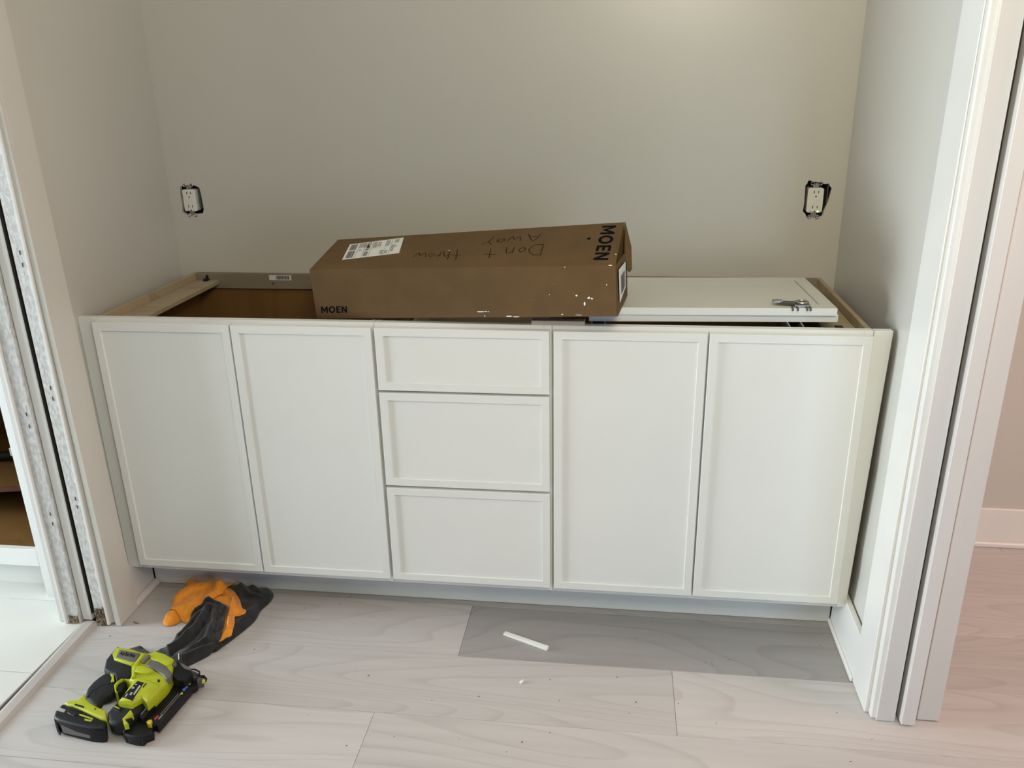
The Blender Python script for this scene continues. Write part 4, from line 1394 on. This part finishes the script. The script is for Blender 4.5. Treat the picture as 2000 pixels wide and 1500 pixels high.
# lower motor end
me_ = gp('motor_end', [(752, 1000), (800, 945), (878, 868), (1035, 895), (1150, 822), (1210, 880), (1150, 960), (1060, 1030), (985, 1100), (940, 1128), (860, 1140), (780, 1120), (758, 1070)], 0.018, 0.050, M['rubber'], 0.010, taper=0.94)
gp('vent', [(860, 915), (940, 950), (905, 1005), (830, 965)], 0.04, 0.0512, M['black_plastic'], 0.001, me_)
gp('vent_rim', [(846, 930), (905, 958), (898, 968), (840, 942)], 0.04, 0.0516, M['lime'], 0.0003, me_)
gp('accent', [(935, 1080), (1030, 975), (1058, 1025), (960, 1085), (1005, 1135), (955, 1150)], 0.036, 0.0518, M['lime'], 0.0006, me_)
# magazine
mag = gp('magazine', [(1130, 1060), (1400, 735), (1480, 640), (1560, 590), (1700, 620), (1830, 610), (1790, 705), (1720, 740), (1340, 1170), (1200, 1140)], 0.012, 0.028, M['black_plastic'], 0.002)
gp('upper_rail', [(1125, 1045), (1385, 735), (1430, 735), (1190, 1060), (1150, 1075)], 0.014, 0.040, M['black_plastic'], 0.002, mag)
gp('lower_rail', [(1290, 1130), (1590, 765), (1690, 665), (1740, 660), (1720, 735), (1345, 1165)], 0.012, 0.032, M['black_plastic'], 0.002, mag)
mp_ = MB()


def strip(mb, a, b_, w, z, n, gap=0.3):
    a, b_ = Vector(cp([a], z)[0]), Vector(cp([b_], z)[0])
    t_ = (b_ - a)
    for k in range(n):
        p = a + t_ * (k / n)
        q = a + t_ * ((k + 1 - gap) / n)
        nn = Vector((-t_.y, t_.x)).normalized() * w / 2
        mb.add([(*(p - nn), z), (*(q - nn), z), (*(q + nn), z), (*(p + nn), z)], [(0, 1, 2, 3)])


strip(mp_, (1150, 1030), (1390, 742), 0.0030, 0.0405, 26, 0.35)
strip(mp_, (1375, 1030), (1580, 790), 0.0016, 0.0325, 24, 0.35)
strip(mp_, (1395, 1040), (1600, 800), 0.0016, 0.0325, 24, 0.35)
strip(mp_, (1352, 1085), (1400, 1030), 0.0040, 0.0325, 4, 0.3)
mp_.build('magazine_print', M['pale_grey'], mag)['kind'] = 'stuff'
for pts, mt_ in (([(1592, 800), (1625, 768), (1630, 800)], 'yellow'), ([(1672, 690), (1722, 662), (1712, 690)], 'yellow'), ([(1622, 745), (1655, 715), (1665, 745), (1640, 765)], 'blue'), ([(1655, 705), (1685, 695), (1690, 722), (1665, 735)], 'blue'), ([(1300, 1075), (1345, 1035), (1350, 1050), (1310, 1092)], 'red')):
    gp('warning_sticker', pts, 0.028, 0.0326, M[mt_], 0.0001, mag)
gp('latch', [(1210, 1115), (1240, 1090), (1275, 1090), (1262, 1140), (1230, 1140)], 0.02, 0.038, M['yellow'], 0.001, mag)
eb = gp('magazine_foot', [(935, 1190), (965, 1160), (1040, 1105), (1130, 1085), (1200, 1140), (1290, 1180), (1285, 1230), (1200, 1262), (1165, 1300), (1060, 1290), (960, 1260)], 0.001, 0.026, M['black_plastic'], 0.004)
gp('foot_side', [(930, 1185), (1005, 1150), (1020, 1160), (950, 1225), (935, 1215)], 0.010, 0.027, M['grey_plastic'], 0.001, eb)
for k in range(6):
    a = 965 + k * 38
    gp('grip_rib', [(a, 1262 + k * 7), (a + 18, 1266 + k * 7), (a + 16, 1290 + k * 8), (a - 2, 1286 + k * 8)], 0.003, 0.020, M['black_plastic'], 0.001, eb)
# nose piece
gp('nose_block', [(1480, 470), (1530, 420), (1600, 425), (1720, 500), (1740, 560), (1640, 640), (1560, 640), (1500, 590)], 0.012, 0.054, M['black_plastic'], 0.005)
c0 = Vector((*cp([(1525, 455)], 0.060)[0], 0.060))
MB().tube([c0 - Vector((0, 0, .03)), c0 + Vector((0, 0, 0.000)), c0 + Vector((0, 0, 0.003))], [0.0072, 0.0072, 0.0055], 16).build('depth_wheel', M['grey_plastic'], G)
gp('nose_rail', [(1590, 430), (1640, 450), (1725, 495), (1715, 515), (1650, 500), (1610, 470)], 0.03, 0.058, M['grey_plastic'], 0.002)
ns = MB()
for pts in ([(1700, 520), (1760, 530), (1820, 560), (1800, 600), (1740, 610)], [(1780, 560), (1840, 600), (1860, 620), (1790, 640)]):
    ns.prism(cp(pts, 0.040), 0.014, 0.040, 0.003, 2)
ns.build('nose_plate', M['dark_steel'], G)
wr_ = [(1700, 520, .046), (1760, 512, .048), (1820, 540, .046), (1822, 575, .043), (1790, 590, .042)]
MB().tube([(*cp([(a, b_)], z)[0], z) for a, b_, z in wr_], 0.0022, 8).build('wire_clip', M['black_plastic'], G)
wr_ = [(1810, 600, .036), (1870, 598, .034), (1893, 625, .032), (1885, 650, .030)]
MB().tube([(*cp([(a, b_)], z)[0], z) for a, b_, z in wr_], 0.0040, 8).build('contact_tip', M['black_plastic'], G)
wr_ = [(1850, 652, .032), (1885, 655, .030)]
MB().tube([(*cp([(a, b_)], z)[0], z) for a, b_, z in wr_], [0.0050, 0.0056], 10).build('tip_pad', M['yellow'], G)
for a, b_ in ((1470, 660), (1455, 745), (1590, 600), (1620, 595)):
    q = Vector((*cp([(a, b_)], 0.036)[0], 0.036))
    MB().tube([q - Vector((0, 0, .01)), q + Vector((0, 0, .004))], 0.0028, 8).build('screw', M['steel'], G)

# ------------------------------------------------------------------ small things on the floor
a, b_ = at(985, 1236, z=0.004), at(1070, 1267, z=0.004)
d = (b_ - a)
d.z = 0
ln = d.length
d.normalize()
nn = Vector((-d.y, d.x, 0)) * 0.0065
ps = MB().hexa([Vector((a.x, a.y, .0004)) - nn, Vector((b_.x, b_.y, .0004)) - nn, Vector((b_.x, b_.y, .0004)) + nn, Vector((a.x, a.y, .0004)) + nn,
                Vector((a.x, a.y, .006)) - nn, Vector((b_.x, b_.y, .009)) - nn, Vector((b_.x, b_.y, .009)) + nn, Vector((a.x, a.y, .006)) + nn], 0.0006)
so = ps.build('trim_offcut', M['shim'])
tag(so, 'thin white strip of trim lying alone on the plank floor', 'trim offcut')
q = at(1019, 1332, z=0.002)
bm = bmesh.new()
bmesh.ops.create_icosphere(bm, subdivisions=2, radius=1.0)
for v_ in bm.verts:
    k = 1 + 0.25 * mnoise.noise(v_.co * 1.7)
    v_.co = Vector((v_.co.x * 0.0042 * k, v_.co.y * 0.0085 * k, v_.co.z * 0.003 * k))
    v_.co = Matrix.Rotation(-0.5, 3, 'Z') @ v_.co + Vector((q.x, q.y, 0.003))
chip = MB().add_bm(bm).build('paint_chip', M['splash'], None, True)
tag(chip, 'small white chip of paint in the middle of the plank floor', 'paint chip')
q = at(266, 1216, z=0.002)
tw_ = MB().tube([q + Vector((-0.012, 0.004, 0)), q + Vector((-0.002, -0.001, 0.0012)), q + Vector((0.012, -0.004, 0))], [0.0008, 0.0016, 0.0007], 6).build('wood_splinter', M['speck'])
tag(tw_, 'thin brown wood splinter on the floor by the left casing', 'splinter')
q = at(349, 1283, z=0.044)
w2 = MB().tube([q + Vector((-0.004, 0.008, 0.004)), q + Vector((0.004, -0.008, -0.002))], [0.0012, 0.0012], 6).build('wood_splinter', M['shim'])
tag(w2, 'pale splinter caught on the charcoal towel beside the nail gun', 'splinter')
ds = MB()
rb = random.Random(21)
for k in range(70):
    x_, y_ = rb.uniform(0.1, 2.0), rb.uniform(-0.75, 0.09)
    s_ = rb.uniform(0.0006, 0.0017)
    ds.hexa([(x_ - s_ * 1.5, y_ - s_, .0002), (x_ + s_, y_ - s_ * .6, .0002), (x_ + s_ * 1.3, y_ + s_, .0002), (x_ - s_, y_ + s_ * .8, .0002),
             (x_ - s_, y_ - s_ * .5, .001), (x_ + s_ * .6, y_ - s_ * .4, .001), (x_ + s_ * .7, y_ + s_ * .6, .001), (x_ - s_ * .6, y_ + s_ * .5, .001)])
for px, py in ((215, 1243), (125, 1283), (1242, 1372), (720, 1320), (1020, 1450)):
    q = at(px, py, z=0)
    s_ = 0.002
    ds.box(q.x - s_, q.x + s_, q.y - s_ * .6, q.y + s_ * .6, 0.0012, 0.0024)
o = ds.build('floor_debris', M['speck'])
o['kind'] = 'stuff'
tag(o, 'scattered tiny dark specks of sawdust on the plank floor', 'debris')
